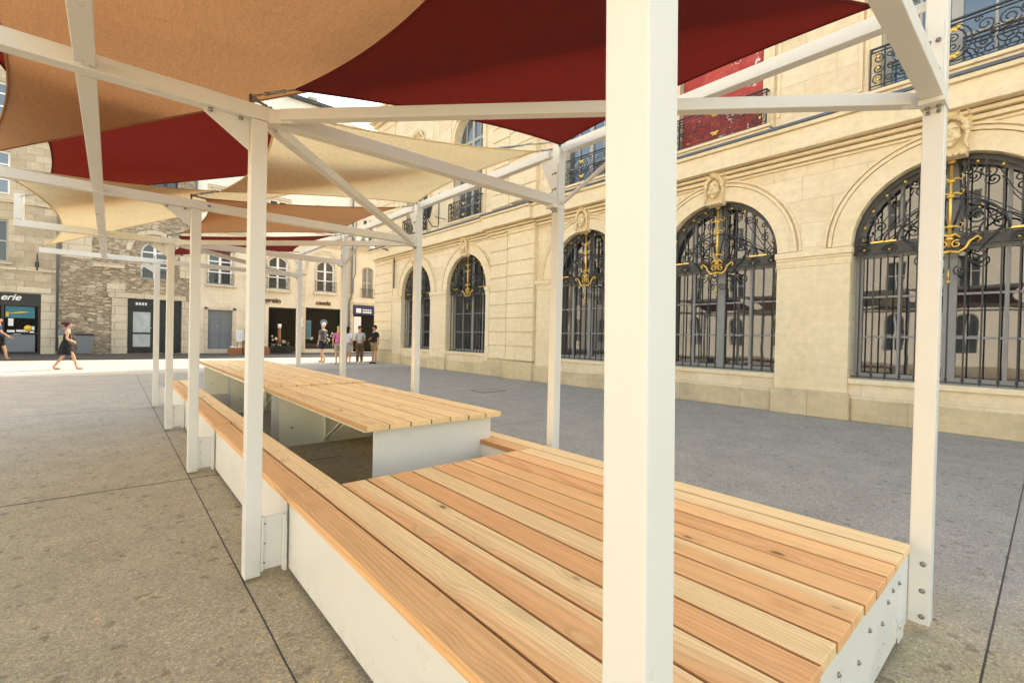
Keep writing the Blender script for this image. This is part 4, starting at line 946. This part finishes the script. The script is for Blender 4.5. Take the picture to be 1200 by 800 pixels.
for k, (x, y, z) in enumerate(((5.45, 31.0, .05), (6.2, 30.9, .05), (6.05, 31.0, .46), (6.9, 31.0, .05))):
    c = empty('crate', (x, y, z), labs[k], 'crate', 'crates in front of the shop')
    m = MB(); w_, d_, h_ = (.34, .22, .38) if k != 2 else (.2, .18, .3)
    for s_ in range(3):
        z0 = z+s_*h_/3+.005; z1 = z+(s_+1)*h_/3-.012
        m.box(x-w_, x+w_, y-d_, y-d_+.015, z0, z1); m.box(x-w_, x+w_, y+d_-.015, y+d_, z0, z1); m.box(x-w_, x-w_+.015, y-d_+.016, y+d_-.016, z0, z1); m.box(x+w_-.015, x+w_, y-d_+.016, y+d_-.016, z0, z1)
    m.box(x-w_+.016, x+w_-.016, y-d_+.016, y+d_-.016, z, z+.02)
    m.build('slats', 'wicker', c)
    m = MB()
    for q_ in range(16): m.ball((x+random.uniform(-w_, w_)*.8, y+random.uniform(-d_, d_)*.8, z+h_+random.uniform(-.04, .05)), .06, 6, 4)
    m.build('contents', 'white' if k == 0 else ('leaf' if k == 2 else 'wicker'), c)
pp = empty('potted_shrub', (6.35, 31.6, .05), 'round dark green shrub in a pot behind the crates', 'plant')
m = MB(); m.tube([(6.35, 31.6, .05), (6.35, 31.6, .5)], .14, 10, r2=.19); m.build('pot', 'wicker', pp)
m = MB()
for q_ in range(160):
    a = random.uniform(0, 2*PI); b_ = math.acos(random.uniform(-1, 1)); r_ = .34*random.uniform(.5, 1)
    c = Vector((6.35+r_*sin(b_)*cos(a), 31.6+r_*sin(b_)*sin(a), 1.28+r_*.85*cos(b_))); d1 = Vector((random.uniform(-1, 1), random.uniform(-1, 1), random.uniform(-1, 1)))*.07; d2 = d1.orthogonal().normalized()*.04
    m.add([c-d1, c+d2, c+d1, c-d2], [(0, 1, 2, 3)])
m.tube([(6.35, 31.6, .5), (6.35, 31.6, 1.2)], .03, 6); m.build('foliage', 'leaf', pp, normals=False)
sb = empty('notice_board', (6.1, 31.75, .05), 'white standing notice board behind the crate of white flowers', 'sign')
m = MB(); m.box(5.62, 6.06, 31.74, 31.77, .75, 1.45); m.build('board', 'white', sb, bev=.005); m = MB(); m.tube([(5.7, 31.76, .05), (5.7, 31.76, .75)], .015, 5); m.tube([(5.98, 31.76, .05), (5.98, 31.76, .75)], .015, 5); m.build('stand', 'iron', sb)
st = empty('display_stand', (8.0, 31.5, .05), 'low black display stand with a white topped jar figure outside the first shop', 'display stand')
m = MB(); m.box(7.5, 8.5, 31.3, 31.7, .05, .12); m.box(7.5, 8.5, 31.3, 31.7, .62, .68)
for x in (7.52, 8.44): 
    for y in (31.32, 31.64): m.box(x, x+.04, y, y+.04, .12, .62)
m.build('shelf', 'black', st, bev=.006); m = MB(); m.tube([(7.95, 31.5, .68), (7.95, 31.5, 1.2), (7.95, 31.5, 1.45), (7.95, 31.5, 1.75)], .10, 10, r2=.07); m.build('jar', 'wicker', st); m = MB(); m.tube([(7.95, 31.5, 1.62), (7.95, 31.5, 1.88)], .10, 10); m.build('jar_lid', 'white', st)
tb = empty('dark_planter_box', (8.0, 31.9, .05), 'low black planter box at the foot of the first shop window', 'planter')
tb_m = MB(); tb_m.box(7.55, 8.9, 31.85, 32.2, .05, .42); tb_m.build('box', 'black', tb, bev=.01); tb_m = MB()
for q_ in range(40): tb_m.ball((random.uniform(7.6, 8.85), random.uniform(31.9, 32.15), .44), .05, 5, 4)
tb_m.build('soil_plants', 'leaf', tb)

# ------------------------------------------------------------------ people
skin_m = plain('skin', (.55, .30, .19), .55, 0, .08, 10)
def clothm(name, col, var=.12, scale=12): return plain(name, col, .85, 0, var, scale, .1)
def skinned(name, verts, edges, m, parent, sub=2):
    me = bpy.data.meshes.new(name); me.from_pydata([v[0] for v in verts], edges, [])
    o = bpy.data.objects.new(name, me); COL.objects.link(o); o.parent = parent
    sk = o.modifiers.new('skin', 'SKIN'); sk.use_smooth_shade = True
    for i, v in enumerate(verts):
        d = me.skin_vertices[0].data[i]; r_ = v[1]; d.radius = r_ if isinstance(r_, tuple) else (r_, r_); d.use_root = (i == 0)
    s_ = o.modifiers.new('sub', 'SUBSURF'); s_.levels = sub; s_.render_levels = sub
    me.materials.append(m); return o
def person(x, y, head, H, label, top, bottom, hair, pose=None, skirt=False, long=False, bald=False, hat=None, sleeve=True, shoes=None, arms=('down', 'down'), cat='person', belly=0):
    """head: heading in radians, 0 = facing +y.  local frame: f forward, s to the person's right"""
    P = empty('person', (x, y, 0), label, cat); P.rotation_euler = (0, 0, -head)
    k = H/1.75; p = pose or {}
    st_ = p.get('stride', .0); lean = p.get('lean', .0)
    def V(s_, f, z): return (s_*k, f*k, z*k)
    hipz, shz = .92, 1.44
    ft = {}
    for side in (-1, 1):
        a = st_*side
        lift = p.get('lift', 0) if side < 0 else 0
        hip = V(.085*side, 0, hipz-.02); knee = V(.095*side, a*.5+(.06 if a < 0 or st_ else .015), .49); ank = V(.10*side, a-(.05 if st_ and a < 0 else 0), .085+lift); toe = V(.115*side, a+.15, .035+lift*.5)
        ft[side] = (hip, knee, ank, toe)
    body = [(V(0, 0, hipz), (.12*k, .10*k)), (V(0, lean*.3, 1.10), (.115*k, .085*k)), (V(0, lean*.7, 1.28), (.135*k, .10*k)), (V(0, lean, 1.42), (.10*k, .075*k)), (V(0, lean+.0, 1.50), .052*k), (V(0, lean+.015, 1.56), .052*k),
            (V(0, lean+.03, 1.63), (.072*k, .088*k)), (V(0, lean+.025, 1.70), (.07*k, .085*k)), (V(0, lean+.12, 1.635), .012*k)]
    ed = [(0, 1), (1, 2), (2, 3), (3, 4), (4, 5), (5, 6), (6, 7), (6, 8)]
    arm = {}
    for side, ap in zip((-1, 1), arms):
        sh = V(.19*side, lean, shz-.03)
        if ap == 'down': el = V(.235*side, lean-.03, 1.13); wr = V(.235*side, lean+.05, .88); hd = V(.23*side, lean+.08, .79)
        elif ap == 'fwd': el = V(.235*side, lean-.0, 1.15); wr = V(.12*side, lean+.24, 1.10); hd = V(.05*side, lean+.30, 1.11)
        elif ap == 'belly': el = V(.24*side, lean-.02, 1.14); wr = V(.12*side, lean+.19, 1.02); hd = V(.03*side, lean+.20, 1.0)
        elif ap == 'back': el = V(.24*side, lean-.14, 1.16); wr = V(.22*side, lean-.12, .92); hd = V(.2*side, lean-.10, .84)
        elif ap == 'up': el = V(.25*side, lean+.12, 1.22); wr = V(.15*side, lean+.22, 1.42); hd = V(.1*side, lean+.2, 1.5)
        else: el = V(.24*side, lean+.12, 1.16); wr = V(.22*side, lean+.3, 1.0); hd = V(.2*side, lean+.36, .96)
        arm[side] = (sh, el, wr, hd)
        n0 = len(body); body += [(sh, .052*k), (el, .040*k), (wr, .028*k), (hd, (.038*k, .02*k))]; ed += [(3, n0), (n0, n0+1), (n0+1, n0+2), (n0+2, n0+3)]
    for side in (-1, 1):
        n0 = len(body); hp, kn, an, to = ft[side]
        body += [(hp, .085*k), (kn, .056*k), (an, .038*k), (to, (.038*k, .025*k))]; ed += [(0, n0), (n0, n0+1), (n0+1, n0+2), (n0+2, n0+3)]
    skinned('body', body, ed, skin_m, P)
    # hands: five fingers each
    m = MB()
    for side in (-1, 1):
        sh, el, wr, hd = [Vector(q_) for q_ in arm[side]]; d = (hd-wr).normalized(); o1 = d.cross(Vector((side, 0, .01))).normalized() if abs(d.x) < .9 else Vector((0, 0, 1))
        for j in range(4):
            b0 = hd+o1*(.018*(j-1.5)*k)+d*.02*k; m.tube([b0, b0+d*.035*k, b0+d*(.065-.006*abs(j-1.3))*k+Vector((-side*.012, 0, 0))], .009*k, 5, r2=.006*k)
        b0 = wr+(hd-wr)*.6+o1*.03*k; m.tube([b0, b0+(d*.6+o1*.6)*.05*k], .010*k, 5, r2=.007*k)
    mk = m.build('fingers', skin_m, None); mk.parent = P
    # face: eyes and mouth
    m = MB(); 
    for s_ in (-1, 1): m.ball(V(.03*s_, lean+.108, 1.655), .009*k, 6, 4)
    m.ball(V(0, lean+.112, 1.585), .012*k, 6, 4, 1.6, .5, .4)
    e_ = m.build('eyes_and_mouth', clothm('dark_features', (.05, .02, .02)), None); e_.parent = P
    # clothes
    tm = clothm('top_cloth', *((top,) if not isinstance(top[0], tuple) else top))
    tv = [(V(0, 0, hipz+.02), (.155*k+belly, .125*k+belly)), (V(0, lean*.3+belly*.3, 1.10), (.145*k+belly, .115*k+belly)), (V(0, lean*.7, 1.28), (.165*k, .125*k)), (V(0, lean, 1.41), (.13*k, .095*k)), (V(0, lean, 1.465), .07*k)]
    te = [(0, 1), (1, 2), (2, 3), (3, 4)]
    if sleeve:
        for side in (-1, 1):
            sh, el, wr, hd = [Vector(q_) for q_ in arm[side]]; n0 = len(tv)
            tv += [(tuple(sh), .072*k), (tuple(sh.lerp(el, .75)), .066*k)]; te += [(3, n0), (n0, n0+1)]
    skinned('dress_top' if skirt else 'shirt', tv, te, tm, P)
    bm_ = tm if skirt == 2 else clothm('bottom_cloth', bottom)
    if skirt:
        m = MB(); rings = []; nn = 18
        for (z, rs, rf_) in ((1.08, .135, .115), (.95, .175, .15), (.75, .19, .18+abs(st_)*.12), (.55, .19, .19+abs(st_)*.22)):
            rings.append([V(rs*cos(2*PI*j/nn)*(1+.04*(j % 2)), rf_*sin(2*PI*j/nn)*(1+.04*(j % 2)), z) for j in range(nn)])
        m.add([q_ for r_ in rings for q_ in r_], [(a*nn+j, a*nn+(j+1) % nn, (a+1)*nn+(j+1) % nn, (a+1)*nn+j) for a in range(3) for j in range(nn)], True)
        o = m.build('skirt', bm_, None, normals=False); o.parent = P
    else:
        bv = [(V(0, 0, hipz+.03), (.14*k+belly*.5, .115*k+belly*.5))]; be = []
        for side in (-1, 1):
            hp, kn, an, to = [Vector(q_) for q_ in ft[side]]; n0 = len(bv)
            if long: bv += [(tuple(hp), .105*k), (tuple(kn), .082*k), (tuple(an+Vector((0, 0, .03))), .065*k)]; be += [(0, n0), (n0, n0+1), (n0+1, n0+2)]
            else: bv += [(tuple(hp), .110*k), (tuple(hp.lerp(kn, .80)), .095*k)]; be += [(0, n0), (n0, n0+1)]
        skinned('trousers' if long else 'shorts', bv, be, bm_, P)
    # hair
    m = MB(); hc = V(0, lean-.022, 1.712)
    if not bald:
        m.ball(hc, .085*k, 12, 8, .95, 1.08, .9)
        m.ball(V(0, lean-.045, 1.66), .078*k, 10, 7, .98, .95, 1.1)
        if hair[1] == 'bun': m.ball(V(0, lean-.14, 1.70), .055*k, 8, 6); m.ball(V(0, lean-.09, 1.71), .05*k, 8, 6)
        if hair[1] == 'long': m.ball(V(0, lean-.055, 1.56), .085*k, 10, 7, 1, .7, 1.6)
    else: m.ball(V(0, lean-.03, 1.66), .083*k, 10, 7, .98, 1, .9)
    if hat: m.ball(V(0, lean-.005, 1.765), .088*k, 12, 6, 1, 1.08, .6); m.ball(V(0, lean+.10, 1.745), .06*k, 10, 4, 1, 1.1, .12)
    o = m.build('cap' if hat else 'hair', clothm('hair_colour', hat or hair[0]), None); o.parent = P
    m = MB()
    for side in (-1, 1):
        a_, t_ = Vector(ft[side][2]), Vector(ft[side][3])
        m.ball((a_*.45+t_*.55)+Vector((0, 0, -.012*k)), .052*k, 10, 6, .95, 2.2, .75)
    o = m.build('shoes', clothm('shoe_colour', shoes or (.05, .05, .05)), None); o.parent = P
    return P
person(-1.12, 21.08, PI/2, 1.55, 'woman in black sleeveless dress with hair in a bun striding along the street', (.005, .005, .006), (.005, .005, .006), ((.06, .015, .015), 'bun'),
       {'stride': .30, 'lean': .05}, skirt=True, sleeve=False, shoes=(.45, .25, .15), arms=('belly', 'belly'))
person(-3.42, 27.5, PI/2, 1.72, 'man in dark blue shirt and black shorts walking past the black shopfront', (.02, .045, .11), (.012, .012, .015), ((.2, .12, .08), 'short'),
       {'stride': -.22}, arms=('back', 'bent'), belly=.03, bald=True)
person(7.55, 22.4, -.5, 1.85, 'white-haired man in a grey t-shirt and navy shorts beside the pink shirt', (.12, .12, .125), (.015, .018, .035), ((.75, .73, .70), 'short'), {'stride': .16}, arms=('down', 'bent'), shoes=(.5, .3, .2))
person(7.72, 20.9, .15, 1.68, 'blonde person in pink shirt and beige shorts beside a white-haired man', (.62, .16, .33), (.42, .36, .25), ((.55, .38, .14), 'long'), {'stride': .06}, belly=.03, shoes=(.4, .3, .25))
person(8.25, 21.1, 1.2, 1.68, 'black-haired person in white top and pale shorts, leftmost by the library corner', (.75, .76, .80), (.50, .48, .42), ((.012, .012, .015), 'long'), {}, arms=('fwd', 'down'), shoes=(.7, .7, .7))
person(8.62, 20.7, PI, 1.72, 'man in pale t-shirt and long brown trousers in the middle of the group', (.55, .55, .56), (.13, .075, .035), ((.03, .02, .015), 'short'), {}, arms=('fwd', 'fwd'), long=True, shoes=(.7, .7, .7))
person(9.05, 21.7, -2.2, 1.70, 'woman in a sage green dress behind the others in the group', (.20, .27, .15), (.20, .27, .15), ((.06, .035, .02), 'short'), {}, skirt=True, arms=('up', 'fwd'), shoes=(.5, .4, .3))
person(9.35, 20.75, -PI/2-.3, 1.78, 'man in a black t-shirt and khaki shorts standing nearest the library corner', (.012, .012, .013), (.36, .26, .10), ((.012, .01, .01), 'short'), {}, arms=('down', 'fwd'), shoes=(.02, .02, .03))

# ------------------------------------------------------------------ camera
yaw, pit, rol = R(40.7), R(.56), R(1.27)
r0 = Vector((cos(yaw), -sin(yaw), 0)); d0 = Vector((sin(yaw), cos(yaw), 0)); zz = Vector((0, 0, 1))
fw = d0*cos(pit)-zz*sin(pit); u1 = zz*cos(pit)+d0*sin(pit)
ri = r0*cos(rol)+u1*sin(rol); u2 = -r0*sin(rol)+u1*cos(rol)
cd = bpy.data.cameras.new('camera'); cam = bpy.data.objects.new('camera', cd); COL.objects.link(cam)
cam.matrix_world = Matrix(((ri.x, u2.x, -fw.x, 0), (ri.y, u2.y, -fw.y, 0), (ri.z, u2.z, -fw.z, 1.4), (0, 0, 0, 1)))
cd.lens = 546/1200*36; cd.sensor_width = 36; cd.sensor_fit = 'HORIZONTAL'; cd.clip_start = .03; cd.clip_end = 1000
sc.camera = cam

# ------------------------------------------------------------------ light
sv = Vector((1.1, .33, 1.0)).normalized()
elev = math.asin(sv.z); az = math.atan2(sv.x, sv.y)
sd = bpy.data.lights.new('sun', 'SUN'); sd.energy = 5.0; sd.angle = R(.53); sd.color = (1, .93, .82)
so = bpy.data.objects.new('sun', sd); COL.objects.link(so); so.rotation_euler = sv.to_track_quat('Z', 'Y').to_euler()
wl = bpy.data.worlds.new('World'); sc.world = wl; wl.use_nodes = True
nt = wl.node_tree; bg = nt.nodes['Background']; sky = nt.nodes.new('ShaderNodeTexSky'); sky.sky_type = 'NISHITA'
sky.sun_disc = False; sky.sun_elevation = elev; sky.sun_rotation = az; sky.air_density = 1.0; sky.dust_density = 2.5; sky.ozone_density = 1.0
wb = mix(nt, 1.0, sky.outputs[0], (1.16, 1.02, .79), 'MULTIPLY')
nt.links.new(wb, bg.inputs[0]); bg.inputs[1].default_value = .64
sc.view_settings.view_transform = 'Standard'; sc.view_settings.look = 'None'; sc.view_settings.exposure = 0; sc.view_settings.gamma = 1
